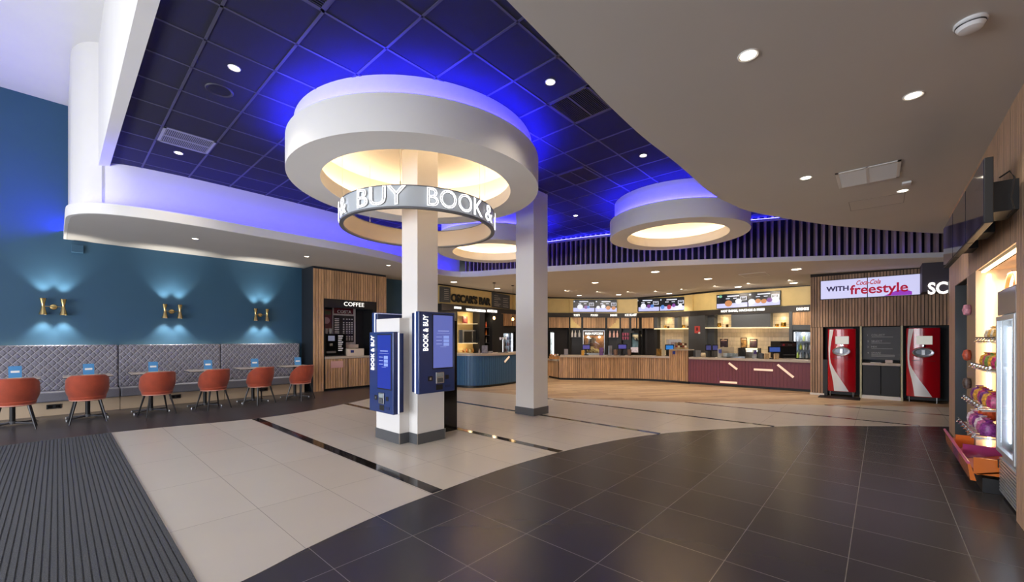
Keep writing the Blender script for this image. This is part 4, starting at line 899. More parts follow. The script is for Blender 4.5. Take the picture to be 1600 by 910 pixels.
cbox('popcorn_box', 'box', 'small gold and black box left of the blue screen till', 1029.5, PW, .12, .9, 6, 11, .15, mat('gold_black_box', '#8a6528', .5, noise=.5, nscale=14))
T = thing('ice_maker', 'white countertop machine with grey swirl panel behind the blue till', 'counter machine', (*cp(1053, PW, .9), .9)); P = cp(1053, PW, .9); ubox(G(), P, 19, 16, .9, .3, 0, 9).build('housing', WHITEG, T, bev=.01); ubox(G(), (P[0] - FW[0] * .16, P[1] - FW[1] * .16), 9, 7, .9, .01, -3, 14).build('swirl_panel', mat('swirl', '#b9a7a6', .4, noise=.4, nscale=8), T); ubox(G(), P, 20, 9, .9, .3, 0, 0).build('stand', BLACK, T); ubox(G(), (P[0] - FW[0] * .16, P[1] - FW[1] * .16), 4, 8, .9, .01, 5.5, 13).build('label_panel', BLACK, T)
P = cp(1064, PP, .2); T = thing('snack_tray', 'tiered snack tray on top of the taller oak pier', 'snack display', (P[0], P[1], 1.15)); ubox(G(), P, 18, 3, 1.15, .25).build('tray', mat('tray_wood', '#b59a70', .5), T); ubox(G(), (P[0] + .1, P[1] + .08), 15, 7, 1.15, .1, 1, 3).build('back_tier', mat('tray_wood2', '#9d8460', .5), T)
sn = None
for r in range(2):
    for i in range(5):
        Q = cp(1057 + i * 3.5, PP, .1 + .1 * r); o = ubox(G(), Q, 2.6, 2.6, 1.15, .06, 0, 3 + 3.6 * r).build('snack_pack', mat('snack_' + '013'[(i + r) % 3], ('#8a3020', '#e8dcc0', '#40281e')[(i + r) % 3], .4)); tag(o, f'small snack pack in the {"front" if r == 0 else "back"} row of the pier tray', 'snack', f'snack packs in the {"front" if r == 0 else "back"} row')
P = cp(1053, PP, -.05); tag(ubox(G(), P, 4, 5, 1.15, .01, 0, -8).build('blue_notice', mat('notice_blue', '#2f3f8a', .4)), 'little blue notice stuck on the taller oak pier', 'notice')
P = cp(866, PL, .2); T = thing('pastry_basket', 'woven basket of orange snacks on the low oak shelf', 'basket', (P[0], P[1], .74)); ubox(G(), P, 16, 4, .74, .3).build('basket', mat('wicker', '#b07a42', .7, noise=.4, nscale=40), T)
rb = random.Random(5)
for i in range(9):
    k = fwd(P) / FPX; a, b = rb.uniform(-6, 6) * k, rb.uniform(-.1, .1); r = .045; tag(G().lathe([(.001, -r), (r * .8, -r * .6), (r, 0), (r * .8, r * .6), (.001, r)], (P[0] + RT[0] * a + FW[0] * b, P[1] + RT[1] * a + FW[1] * b, .74 + 4.5 * k + rb.uniform(0, .04)), 12).build('wrapped_snack', mat('snack_wrap_' + str(i % 2), ('#d08a4a', '#e6d8c0')[i % 2], .4), smooth=True), 'round wrapped snack heaped in the woven basket', 'snack', 'wrapped snacks in the basket')
cbox('grey_bin', 'box', 'grey box on the left end of the maroon counter', 1089, PM, .3, .9, 8, 10, .2, PLAST)
P = cp(1099, PM, .3); tag(G().lathe([(.02, -.06), (.07, -.06), (.07, .06), (.02, .06), (.02, -.06)], (P[0], P[1], .97 + .07), 20, 'y').build('paper_roll', mat('cream_paper', '#d9c7a5', .6), smooth=True), 'cream paper roll beside the grey box', 'paper roll')
bpy.data.objects['paper_roll'].location.z = -.07
for px, l, c in ((1124.5, 'clear card stand with a blue card left of the display case', '#5a63a8'), (1179, 'blue printed card leaning on the hot food cabinet', '#4a3a80')):
    P = cp(px, PM, .12); T = thing('card_stand', l, 'menu stand', (P[0], P[1], .9)); ubox(G(), P, 6, 14, .9, .02).build('holder', ACRY, T); ubox(G(), (P[0] - .02, P[1] - .02), 4.5, 6, .9, .006, 0, 7).build('card', mat('card_' + c[1:], c, .4), T); ubox(G(), P, 6, .6, .9, .1).build('foot', ACRY, T)
P = cp(1141, PM, .3); T = thing('display_case', 'low glass display case with pale boxes on the maroon counter', 'display case', (P[0], P[1], .9))
ubox(G(), P, 22, 2, .9, .42).build('base', STEEL, T); ubox(G(), P, 22, .5, .9, .42, 0, 9).build('glass_shelf', GLASS, T); ubox(G(), (P[0] - FW[0] * .2, P[1] - FW[1] * .2), 22, 15, .9, .008, 0, 1).build('glass_front', GLASS, T)
ubox(G(), (P[0] + FW[0] * .2, P[1] + FW[1] * .2), 22, 15, .9, .01, 0, 1).build('back_panel', mat('case_back', '#c9b9a0', .4), T)
for i in range(5):
    Q = cp(1133 + i * 4.2, PM, .3); tag(ubox(G(), Q, 3, 5, .9, .12, 0, 2.05).build('food_box', mat('food_box_' + str(i % 2), ('#e6ecee', '#9fb2b8')[i % 2], .4)), 'small pale food box inside the glass display case', 'box', 'food boxes in the display case')
P = cp(1171, PM, .35); k = fwd(P) / FPX; T = thing('hot_food_cabinet', 'steel hot food cabinet with a curved hood below the food posters', 'food warmer', (P[0], P[1], .9))
ubox(G(), P, 27, 3, .9, .45).build('base', STEEL, T)
g = G(); n = 8; pts = [(math.cos(PI * .5 * i / n), math.sin(PI * .5 * i / n)) for i in range(n + 1)]
for i in range(n):
    a, b = pts[i], pts[i + 1]
    def q(s, e): return (P[0] + RT[0] * s * 12.5 * k - FW[0] * (.2 * e[0]) , P[1] + RT[1] * s * 12.5 * k - FW[1] * (.2 * e[0]), .9 + 3 * k + 11 * k * e[1])
    g.quad(q(-1, a), q(1, a), q(1, b), q(-1, b))
g.build('hood', STEEL, T, smooth=True)
for s in (-12, 12): ubox(G(), P, .8, 15, .9, .4, s, 1).build('side_post', BLACK, T)
bwlamp(1171, 532, .25, 4); ubox(G(), (P[0], P[1]), 24, 1, .9, .05, 0, 14.2).build('heat_lamp', mat('heat_lamp', '#ffffff', .3, emit='#ffe0a0', es=3), T)
P = cp(1190, PM, .2); k = fwd(P) / FPX; T = thing('kettle', 'small dark kettle between the food cabinet and the till', 'kettle', (P[0], P[1], .9)); G().lathe([(.001, 0), (5 * k, 0), (5.4 * k, 3 * k), (4 * k, 8 * k), (.001, 9 * k)], (P[0], P[1], .9), 18).build('body', mat('kettle_grey', '#4a4b4f', .3), T, smooth=True); G().tube([(P[0] + RT[0] * 5 * k, P[1] + RT[1] * 5 * k, .9 + 2 * k), (P[0] + RT[0] * 8 * k, P[1] + RT[1] * 8 * k, .9 + 5 * k), (P[0] + RT[0] * 4 * k, P[1] + RT[1] * 4 * k, .9 + 8 * k)], .012, 6).build('handle', BLACK, T)
P = cp(1224, PM, .75); T = thing('espresso_unit', 'large black espresso unit at the right of the maroon counter', 'coffee machine', (P[0], P[1], .9)); ubox(G(), P, 26, 26, .9, .45, 0, 1).build('housing', BLACK, T, bev=.015); Q = (P[0] - FW[0] * .235, P[1] - FW[1] * .235); ubox(G(), Q, 24, 5, .9, .02, 0, 19.5).build('top_panel', mat('unit_panel', '#4a3434', .3), T); ubox(G(), Q, 3, 3, .9, .03, -8, 20.5).build('red_badge', mat('badge_red', '#b5483e', .4), T); ubox(G(), Q, 6, 2.6, .9, .03, 2, 20.5).build('steel_badge', STEEL, T); ubox(G(), Q, 16, 1, .9, .12, 0, 6).build('cup_rail', STEEL, T); ubox(G(), Q, 18, 1.6, .9, .1, 0, 0).build('drip_tray', CHROME, T)
for px, l in ((1198, 'cream paper wrap holder left under the dark till'), (1213, 'cream paper wrap holder right under the dark till')): cbox('wrap_holder', 'holder', l, px, PM, .02, .9, 7, 9, .05, mat('kraft_wrap', '#bda27c', .6, noise=.2))
for px, l in ((749, 'clear bottle standing at the left of the blue bar'),):
    P = cp(px, PB, .3); k = fwd(P) / FPX; bottle((P[0], P[1], 1.05), 1.3 * k, 7 * k, '#b8a9a0', l, 'bar top bottles')
cbox('napkin_box', 'box', 'grey printed box standing on the blue bar', 757.5, PB, .35, 1.05, 9, 12, .15, mat('napkin_grey', '#77747c', .5, noise=.4, nscale=14))
cbox('glass_tray', 'tray', 'low tray of little glasses on the blue bar right of the grey box', 766.5, PB, .3, 1.05, 7, 3, .15, mat('tray_pale', '#a9a09a', .3, noise=.3, nscale=20))
P = cp(786, PB, .3); k = fwd(P) / FPX; T = thing('beer_tap', 'chrome beer font on the blue bar before the bottle fridge', 'beer tap', (P[0], P[1], 1.05)); G().cyl(P, .03, 1.05, 1.05 + 22 * k, 12).build('column', CHROME, T, smooth=True); ubox(G(), P, 12, 1.4, 1.05, .08, 0, 22).build('bridge', CHROME, T)
for s in (-4.5, 0, 4.5): ubox(G(), (P[0] - .04, P[1] - .05), 2.4, 4, 1.05, .03, s, 20).build('tap_badge', WHITEM, T)
ubox(G(), P, 16, .8, 1.05, .2).build('drip_tray', BLACK, T)

# ================================================================== DRINKS WALL WITH THE TWO RED MACHINES
XF = 13.7
def xbox(px0, px1, py0, py1, x, dep, g=None):    # box with front face in the plane x (facing the room)
    y0, y1 = at_x(px1, py0, x)[0], at_x(px0, py0, x)[0]; z1 = at_x((px0 + px1) / 2, py0, x)[1]; z0 = at_x((px0 + px1) / 2, py1, x)[1]
    return (g or G()).box(x, x + dep, y0, y1, z0, z1)
def xslat(y0, y1, z0, z1, x, pitch=.06, d=.02, gap=.014):
    g = G(); y = y0
    while y < y1 - .01: g.box(x - d, x, y, min(y + pitch - gap, y1), z0, z1); y += pitch
    return g
t = thing('drinks_wall', 'walnut slatted wall panel framing the red drink machines', 'wall panel', (XF, .0, 0))
slab(XF, XF + .9, -1.3, 1.42, 1.82, 3.26).box(XF, XF + .9, 1.15, 1.42, 0, 1.82).box(XF + .75, XF + .9, -1.3, 1.15, 0, 1.82).build('carcass', BACKW, t)
g = xslat(-1.3, 1.42, 1.82, 3.17, XF); h = xslat(1.15, 1.42, 0, 1.81, XF); g.add(h.v, h.f); g.build('slat_cladding', WOODD, t)
slab(XF + .7, XF + .75, -1.3, 1.15, 0, 1.82).build('recess_back', CHAR, t)
slab(XF - .04, XF + .01, 1.12, 1.43, 0, .05).build('foot_plinth', WHITEM, t)
for a, b in ((.36, .395), (-.395, -.36)): slab(XF - .05, XF + .7, a, b, 0, 1.82).build('pale_post', mat('pale_post', '#c9c6a4', .5), t)
slab(XF - .02, XF + .3, 1.05, 1.15, 0, .95).build('side_ledge', BLACK, t)
t = thing('collect_station', 'black station between the red machines with four white steps and a shelf', 'drinks station', (XF, 0, 0))
slab(XF + .05, XF + .08, -.355, .355, .98, 1.8).build('instruction_board', CHAR, t)
slab(XF - .03, XF + .6, -.355, .355, .84, .9).build('worktop', CTOP, t)
for a, b in ((.005, .345), (-.345, -.005)): slab(XF, XF + .03, a, b, .09, .835).build('door', BLACK, t, bev=.003)
slab(XF - .04, XF + .5, -.4, .4, 0, .085).build('plinth', WHITEM, t)
wl = mat('board_lettering', '#a9acae', .5)
for i, (s, y) in enumerate((('COLLECT', 525.3), ('SELECT', 534.8), ('MIX', 543.5), ('SHARE', 553))):
    yb, zb = at_x(1361.5, y, XF + .04); ye = at_x(1361.5 + (21, 17, 9, 15)[i], y, XF + .04)[0]
    text('step_word', s, (XF + .048, yb, zb), (0, -1), wl, t, h=.045, w=yb - ye, ext=.003)
    yn = at_x(1355.3, y, XF + .04)[0]; text('step_number', str(i + 1), (XF + .048, yn, zb), (0, -1), wl, t, h=.04, ext=.003)
    g = G(); g.box(XF + .044, XF + .05, at_x(1361.5 + (34, 30, 33, 37)[i], y, XF + .05)[0], yb, zb - .03, zb - .022)
    if i == 3: g.box(XF + .044, XF + .05, at_x(1398, y, XF + .05)[0], yb, zb - .05, zb - .043).box(XF + .044, XF + .05, at_x(1398, y, XF + .05)[0], yb, zb - .07, zb - .063)
    g.build('small_print', wl, t)
tag(slab(XF + .05, XF + .2, -.22, -.08, .9, .98).build('lid_tub', mat('lid_tub', '#c9b6aa', .3), bev=.01), 'pale tub on the shelf between the red machines', 'tub')
tag(G().tube([(XF + .05, .2, .908), (XF + .03, .0, .908)], .008, 6).build('straw_packet', WHITEM), 'white straw packet on the shelf between the red machines', 'straw')
def machine(label, yc):
    t = thing('drink_machine', label, 'drink machine', (XF, yc, 0), group='red self-serve drink machines'); w = .285; x0 = XF - .04
    g = G(); n = 12; prof = []
    for i in range(n + 1):
        k = -1 + 2 * i / n; prof.append((x0 - .07 * (1 - k * k), yc + w * k))
    g.prism(prof[::-1] + [(XF + .6, yc - w), (XF + .6, yc + w)], .13, 1.76); g.build('cabinet', RED, t, smooth=True, bev=.012)
    def fx(y): k = (y - yc) / w; return x0 - .07 * (1 - k * k)
    # white ribbon sweeping down the door
    TB_ = ((0, .07, .22), (.15, .045, .15), (.3, .03, .1), (.45, .035, .085), (.55, .055, .12), (.65, .1, .24), (.75, .155, .38), (.87, .205, .57), (1, .24, .76))
    def tb(k, j):
        for p, q in zip(TB_, TB_[1:]):
            if k <= q[0]: return p[j] + (q[j] - p[j]) * (k - p[0]) / (q[0] - p[0])
    L_ = [(yc + w - 2 * w * tb(i / 24, 1), 1.745 - i / 24 * 1.6) for i in range(25)]; R_ = [(yc + w - 2 * w * tb(i / 24, 2), 1.745 - i / 24 * 1.6) for i in range(25)]
    g = G(); vs = []
    for (ya, z), (yb, _) in zip(L_, R_):
        for o in (.004, .0):
            for q in range(5): y = ya + (yb - ya) * q / 4; vs.append((fx(y) - o, y, z))
    fs = []
    for i in range(24):
        for q in range(4): a = i * 10 + q; fs.append((a, a + 1, a + 11, a + 10)); fs.append((a + 5, a + 15, a + 16, a + 6))
    g.add(vs, fs); g.build('white_ribbon', WHITEG, t, smooth=True)
    xs = x0 - .075
    slab(xs, xs + .06, yc - .15, yc + .12, 1.37, 1.57).build('touch_screen', emat('machine_screen', '#d3d2c8', .75), t, bev=.006)
    G().lathe([(.001, -.02), (.03, -.018), (.03, .0)], (xs, yc - .01, 1.335), 16, 'x').build('round_button', CHROME, t, smooth=True)
    g = G().lathe([(.18, .03), (.185, -.012), (.172, -.02), (.14, -.008), (.001, .0)], (0, 0, 0), 32, 'x'); g.v = [(xs - .005 + x, yc + .0 + y, 1.18 + z * .6) for x, y, z in g.v]
    g.build('dispensing_bowl', mat('bowl_steel', '#cfd3da', .38, metal=1), t, smooth=True)
    slab(xs - .045, xs, yc - .035, yc + .035, 1.12, 1.25).build('nozzle_housing', STEEL, t, bev=.008)
    g = G().lathe([(.13, -.012), (.13, -.018), (.001, -.018)], (0, 0, 0), 32, 'x'); g.v = [(xs - .006 + x, yc + y, 1.19 + z * .5) for x, y, z in g.v]; g.build('bowl_shade_disc', mat('bowl_shadow_grey', '#6b7077', .3, metal=.6), t, smooth=True)  # flat dark disc paints the shaded inside of the bowl
    g = G().lathe([(.187, .03), (.205, -.012), (.186, -.02)], (0, 0, 0), 32, 'x', 0, 2 * PI); g.v = [(xs - .003 + x, yc + y, 1.18 + z * .64) for x, y, z in g.v]; g.build('bowl_trim', RED, t, smooth=True)
    slab(x0 - .068, x0 - .06, yc - .2, yc + .2, .985, .992).build('door_seam', BLACK, t)
    slab(XF, XF + .5, yc - w + .02, yc + w - .02, .05, .14).build('undercarriage', BLACK, t)
    slab(XF - .02, XF + .3, yc - .24, yc + .24, 1.76, 1.79).build('top_plate', BLACK, t)
    for s in (-1, 1):
        for xx in (x0 + .02, XF + .5): G().cyl((xx, yc + s * .23), .013, 0, .14, 10).build('leg', STEEL, t, smooth=True)
machine('glossy red drink machine with white ribbon, left one over the black mat', .76)
machine('glossy red drink machine with white ribbon, right one nearest the side wall', -.74)
tag(slab(13.05, 13.6, .38, 1.2, 0, .012).build('floor_mat', BLACK), 'small black mat on the floor under the left red machine', 'mat')
t = thing('video_screen', 'wide twin panel screen reading WITH freestyle on the walnut slats', 'screen', (XF - .04, .25, 2.55), group=None)
ya, yb, yc_ = 1.2, -.71, .25; z0, z1 = 2.54, 3.05
LAV = emat('lavender_display', '#d3d3fb', 1.0)
slab(XF - .07, XF - .02, yb, ya, z0, z1).build('casing', BLACK, t)
slab(XF - .075, XF - .07, yc_ + .008, ya - .012, z0 + .015, z1 - .012).build('left_display', LAV, t)
slab(XF - .075, XF - .07, yb + .012, yc_ - .008, z0 + .015, z1 - .012).build('right_display', LAV, t)
def scr(s, px0, px1, py, h, col, **k):
    y, z = at_x(px0, py, XF - .08); y2 = at_x(px1, py, XF - .08)[0]; return text('screen_lettering', s, (XF - .076, y, z), (0, -1), emat('screen_ink_' + col[1:], col, .9), t, h=h, w=y - y2, ext=.002, **k)
scr('WITH', 1291, 1326, 456.5, .13, '#2a1d55', bold=.035)
scr('freestyle', 1328, 1419, 465, .31, '#b3123c', bold=.02)
scr('Coca-Cola', 1338, 1376, 446, .12, '#c01828', shear=.35, bold=.02)
g = G(); P = [(.18, 0)] + [(.18 - .62 * i / 12, .13 * math.sin(PI * min(1, i / 12 * .75 + .02)) ** 1.3) for i in range(13)] + [(-.44, 0)]
pts = [(XF - .078, -.2 + a * .8, z0 + .018 + max(0, b)) for a, b in P]
n = len(pts); g.add(pts + [(x + .003, y, z) for x, y, z in pts], [tuple(range(n)), tuple(range(2 * n - 1, n - 1, -1))]); g.build('purple_hill', emat('purple_hill', '#9a2fc4', .9), t)
# dark header with the SC... sign
SCX = 12.9; ys = at_x(1441, 450, SCX)[0]
t = thing('screens_sign_wall', 'dark bulkhead at the far right carrying white letters SCREENS', 'sign', (SCX, ys, 2.5))
slab(SCX, XF + .5, -2.6, ys, 2.55, CEIL).build('bulkhead', mat('bulkhead_aubergine', '#3a3340', .6), t)
ya_, za_ = at_x(1449.5, 461, SCX); yb_ = at_x(1480, 461, SCX)[0]
text('lettering', 'SCREENS', (SCX - .012, ya_, za_), (0, -1), WLET, t, h=.27, w=(ya_ - yb_) * 3.6, ext=.02, bold=.03)
struct('wall_right', slab(9.76, 20, -2.9, -2.7, 0, CEIL), CHAR)  # unseen dark wall added to block world light from the far right
struct('wall_right', slab(14.6, 14.8, -2.7, 1.4, 0, 3.3), CHAR)

# ================================================================== SNACK WALL ON THE RIGHT
g = G()
def yslat(g, x0, x1, z0, z1, pitch=.085, gap=.006):
    x = x0
    while x < x1 - .005: g.box(x, min(x + pitch - gap, x1), RY - .015, RY, z0, z1); x += pitch
yslat(g, -4, 5.29, 0, RS); yslat(g, 5.29, 9.06, 2.3, RS); yslat(g, 9.06, 9.76, 0, RS)
struct('wall_right', slab(-4, 5.29, RY - .12, RY - .015, 0, RS).box(5.29, 9.06, RY - .12, RY - .015, 2.3, RS).box(9.06, 9.76, -2.7, RY - .015, 0, RS).box(-4, 9.76, -2.3, RY - .1, RS, RS + .02), BACKW)
struct('wall_right', g, WOODR)
struct('wall_back', slab(5.29, 9.06, -1.9, -1.8, 0, 2.35).box(5.2, 5.29, -1.9, RY - .1, 0, 2.35), CHAR)
struct('ceiling', slab(5.29, 9.06, -1.9, RY - .1, 2.3, 2.34), WOODR)
struct('wall_divider', slab(7.26, 7.9, -1.7, RY, 0, 2.3), mat('oak_return', '#9b8468', .5, noise=.1, stretch=(6, 6, .5)))
struct('wall_divider', slab(7.235, 7.26, -1.7, RY, 0, 2.3), mat('pale_liner', '#d8c3ab', .5))
struct('wall_divider', slab(5.3, 7.235, -1.8, -1.7, 0, 2.3), mat('pale_liner', '#d8c3ab', .5))
struct('wall_divider', slab(9.03, 9.06, -1.8, RY, 0, 2.3), mat('dark_liner', '#3b3f42', .5))
tag(slab(7.2, 7.23, -.945, -.92, .1, 2.25).build('light_strip', mat('warm_strip', '#ffffff', .4, emit='#ffd9a0', es=9)), 'upright warm light strip on the pale side of the snack alcove', 'light strip')
tag(slab(5.35, 7.2, -.9, -.87, 2.27, 2.29).build('light_strip', mat('warm_strip_top', '#ffffff', .4, emit='#ffd9a0', es=4)), 'warm light strip under the top of the snack alcove', 'light strip')
light('AREA', 'alcove_light', (6.3, -1.15, 2.2), 22, (1, .85, .66), (0, 0, 0), shape='RECTANGLE', size=1.6, size_y=.3)
# fridges
def glass_fridge(label, x0, x1, yf, h, z0=.03, handle=True):
    t = thing('display_fridge', label, 'fridge', ((x0 + x1) / 2, yf, z0), group='upright display fridges in the snack wall')
    d = .62; al = mat('fridge_aluminium', '#c5cacd', .35, metal=.6)
    slab(x0, x1, yf - d, yf - .03, z0, z0 + .42).box(x0, x0 + .03, yf - d, yf - .03, z0 + .42, z0 + h - .25).box(x1 - .03, x1, yf - d, yf - .03, z0 + .42, z0 + h - .25).box(x0, x1, yf - d, yf - d + .04, z0 + .42, z0 + h).box(x0, x1, yf - d, yf - .03, z0 + h - .25, z0 + h).build('cabinet', al, t, bev=.004)
    slab(x0 + .01, x1 - .01, yf - .03, yf, z0 + h - .25, z0 + h - .02).build('header_panel', mat('fridge_header', '#a59a90', .15), t, bev=.008)
    g = G()
    for i in range(11): g.box(x0 + .03, x1 - .03, yf - .03, yf - .008, z0 + .04 + i * .03, z0 + .058 + i * .03)
    g.build('base_grille', al, t)
    dr = slab(x0 + .005, x0 + .045, yf - .025, yf + .01, z0 + .42, z0 + h - .26).box(x1 - .045, x1 - .005, yf - .025, yf + .01, z0 + .42, z0 + h - .26).box(x0 + .045, x1 - .045, yf - .025, yf + .01, z0 + .42, z0 + .46).box(x0 + .045, x1 - .045, yf - .025, yf + .01, z0 + h - .3, z0 + h - .26).build('door_frame', al, t, bev=.003)
    slab(x0 + .045, x1 - .045, yf - .012, yf - .006, z0 + .46, z0 + h - .3).build('door_glass', GLASS, dr)
    if handle: G().tube([(x0 + .06, yf + .005, 1.0), (x0 + .06, yf + .05, 1.03), (x0 + .06, yf + .05, 1.27), (x0 + .06, yf + .005, 1.3)], .01, 8).build('handle', CHROME, dr, smooth=True)
    for xx in (x0 + .05, x1 - .075):
        g = G()
        for i in range(40):
            z = z0 + .5 + i * (h - .85) / 40; g.box(xx, xx + .022, yf - .075, yf - .065, z, z + .02)
        g.build('led_strip', COOLC, t); slab(xx - .008, xx + .03, yf - .09, yf - .076, z0 + .46, z0 + h - .3).build('led_rail', al, t)
    for i in range(4): slab(x0 + .035, x1 - .035, yf - d + .05, yf - .12, z0 + .46 + i * .3, z0 + .47 + i * .3).build('shelf', GLASS, t)
    light('AREA', 'fridge_light', ((x0 + x1) / 2, yf - .3, z0 + h - .27), 5, (.88, .95, 1), (0, 0, 0), shape='RECTANGLE', size=x1 - x0 - .1, size_y=.3)
    return t
fA = glass_fridge('white display fridge with a bow handle in the dark recess further along the wall', 8.15, 8.85, -1.02, 1.93)
fB = glass_fridge('tall silver display fridge with lit edges closest to the camera on the right', 5.3, 6.03, RY, 1.95, 0.02, False)
slab(5.96, 5.99, RY - .001, RY + .004, .28, .36).build('energy_label', BLACK, fB)
# sloping pick and mix trays
t = thing('snack_trays', 'orange and purple sloping floor trays along the snack alcove', 'snack display', (6.9, -.9, 0))
OR = mat('orange_tray', '#e0762a', .25, coat=.4); PU = mat('purple_tray', '#a33a78', .25, coat=.4)
for i, (a, b, m) in enumerate(((6.06, 6.75, OR), (6.76, 7.35, PU), (7.36, 8.05, OR))):
    tr = G().hexa([(a, -.70, .16), (b, -.70, .16), (b, -1.3, .34), (a, -1.3, .34)], [(a, -.70, .175), (b, -.70, .175), (b, -1.3, .355), (a, -1.3, .355)]).build('tray', m, t)
    G().hexa([(a, -.66, .10), (b, -.66, .10), (b, -.70, .10), (a, -.70, .10)], [(a, -.64, .26), (b, -.64, .26), (b, -.66, .26), (a, -.66, .26)]).build('front_lip', m, tr)
    slab(a, a + .012, -1.2, -.68, .17, .33).build('tray_divider', m, tr)
slab(6.06, 8.05, -1.3, -.74, 0, .14).build('plinth', BLACK, t)
G().tube([(6.06, -.645, .27), (8.07, -.645, .27)], .014, 8).build('front_rail', mat('pink_rail', '#c75a86', .3), t, smooth=True)
# clear shelves with bags and sweets
rs = random.Random(11)
names = ['topmost', 'second', 'third', 'lowest']
for i, (z, yf, m) in enumerate(((1.47, -.84, 0), (1.18, -.80, 1), (.80, -.74, 2), (.52, -.70, 3))):
    t = thing('snack_shelf', f'clear sloping shelf in the snack alcove, {names[i]} of four', 'shelf', (6.65, -1.0, z), group='clear shelves in the snack alcove')
    G().hexa([(6.08, yf, z - .02), (7.2, yf, z - .02), (7.2, -1.6, z + .1), (6.08, -1.6, z + .1)], [(6.08, yf, z - .008), (7.2, yf, z - .008), (7.2, -1.6, z + .112), (6.08, -1.6, z + .112)]).build('plate', ACRY, t)
    for k in range(7):
        x = 6.1 + k * .18; G().tube([(x, yf + .0, z + .04), (x, yf + .03, z), (x, -1.0, z + .0), (x, -1.3, z + .08)], .007, 6).build('rail', CHROME, t, smooth=True)
    G().tube([(6.08, yf + .01, z + .045), (7.2, yf + .01, z + .045)], .008, 6).build('front_rail', CHROME, t, smooth=True)
    cols = [['#c9a35a', '#e6dcc8'], ['#7ea046', '#c03a6a', '#e0a83a'], ['#b83a70', '#d8a040', '#7a3a86'], ['#8a3a88', '#c46a9a', '#e0d0d8']][i]
    for k in range(6):
        x = 6.2 + k * .17; c = cols[k % len(cols)]; s = rs.uniform(.9, 1.1)
        g = G().lathe([(.001, 0), (.06 * s, .01), (.07 * s, .06), (.055 * s, .12), (.02, .14), (.035, .16)], (x, yf - .1, z + .01), 10)
        tag(g.build('sweet_bag', mat('sweet_' + c[1:], c, .35, noise=.6, nscale=40), smooth=True), f'small bag of sweets on the {names[i]} clear shelf of the snack alcove', 'sweets', f'sweet bags on the {names[i]} clear shelf')
tag(G().lathe([(.001, -.07), (.06, -.05), (.08, 0), (.06, .05), (.001, .07)], (6.75, -.86, .67), 9).build('plush_toy', mat('orange_plush', '#d0542a', .9, noise=.4, nscale=30, bump=.8)), 'orange spiky toy sitting between the lower clear shelves', 'toy')
for (z, c, l) in ((1.86, '#c98a9a', 'pink packet hanging on the oak divider, upper'), (1.3, '#c0563a', 'red packet hanging on the oak divider, middle'), (.95, '#5a4a44', 'dark packet hanging on the oak divider, lower')):
    tag(G().lathe([(.001, -.07), (.03, -.06), (.045, 0), (.03, .06), (.001, .07)], (7.55, RY + .035, z), 10).build('hanging_packet', mat('packet_' + c[1:], c, .4, noise=.6, nscale=30), smooth=True), l, 'packet')
t = thing('hoop_light', 'round glowing copper hoop high in the snack alcove', 'decoration', (6.7, -1.05, 1.8)); g = G().lathe([(.27, -.04), (.30, -.04), (.30, .04), (.27, .04), (.27, -.04)], (0, 0, 0), 40, 'y'); g.v = [(6.72 + x, -1.05 + y, 1.92 + z) for x, y, z in g.v]; g.build('hoop', mat('copper_hoop', '#c98a62', .3, metal=1), t, smooth=True); g = G().lathe([(.262, -.01), (.268, -.01), (.268, .01), (.262, .01), (.262, -.01)], (6.72, -1.05, 1.92), 40, 'y').build('inner_light', mat('hoop_led', '#ffffff', .4, emit='#ffcf98', es=5), t)
# TVs over the alcoves
nm = ['nearest the camera', 'middle one', 'farthest one']
for i, (a, b) in enumerate(((4.93, 5.85), (5.87, 6.79), (6.81, 7.73))):
    t = thing('wall_screen', f'dark glossy screen high on the right wall, {nm[i]} of three', 'screen', ((a + b) / 2, -.62, 2.42), group='three screens on the right wall')
    slab(a, b, -.66, -.61, 2.42, 2.94).build('casing', BLACK, t, bev=.004)
    slab(a + .008, b - .008, -.612, -.606, 2.432, 2.93).build('glass', mat('dark_screen_glass', '#2b2c3c', .06, spec=.9), t)
    slab((a + b) / 2 - .2, (a + b) / 2 + .2, RY, -.66, 2.55, 2.8).build('bracket', BLACK, t)
t = thing('cable_bundle', 'loose black cables behind the nearest wall screen', 'cables', (4.9, -.72, 2.6))
G().tube([(5.0, -.70, 2.78), (4.93, -.74, 2.8), (4.9, -.76, 2.74), (4.95, -.75, 2.6), (4.91, -.76, 2.5), (5.0, -.74, 2.46)], .006, 6).build('cable', BLACK, t, smooth=True)

# ================================================================== CEILING FITTINGS
def downlight(name, label, x, y, z, r, e, col=(1, .87, .68), grp=None, angle=120, depth=.004, aim=None):
    t = thing(name, label, 'ceiling light', (x, y, z), group=grp)
    G().lathe([(r, -.002), (r * 1.28, -.008), (r * 1.34, 0), (r, 0)], (x, y, z), 24).build('trim_ring', WHITEM, t, smooth=True)
    G().lathe([(.001, -depth), (r, -depth)], (x, y, z), 20).build('lens', DL, t)
    rot = (0, 0, 0)
    if aim: rot = Vector(aim).to_track_quat('-Z', 'Y').to_euler()
    light('SPOT', 'downlight_beam', (x, y, z - .03), e, col, rot, spot_size=math.radians(angle), spot_blend=.7, shadow_soft_size=r)
for (x, y, l) in ((1.276, 5.17, 'star bright spot in the tiled ceiling closest to the round speaker'), (1.274, 8.18, 'bright spot in the tiled ceiling just below the blue lit vent'), (3.746, 2.787, 'bright spot in the tiled ceiling between the big drum and the dark double vent'), (6.235, 2.807, 'bright spot in the tiled ceiling near the plaster soffit edge'), (8.2, 5.36, 'bright spot in the tiled ceiling right of the plain column')):
    downlight('ceiling_spotlight', l, x, y, CEIL, .045, 26, grp='spots in the tiled ceiling')
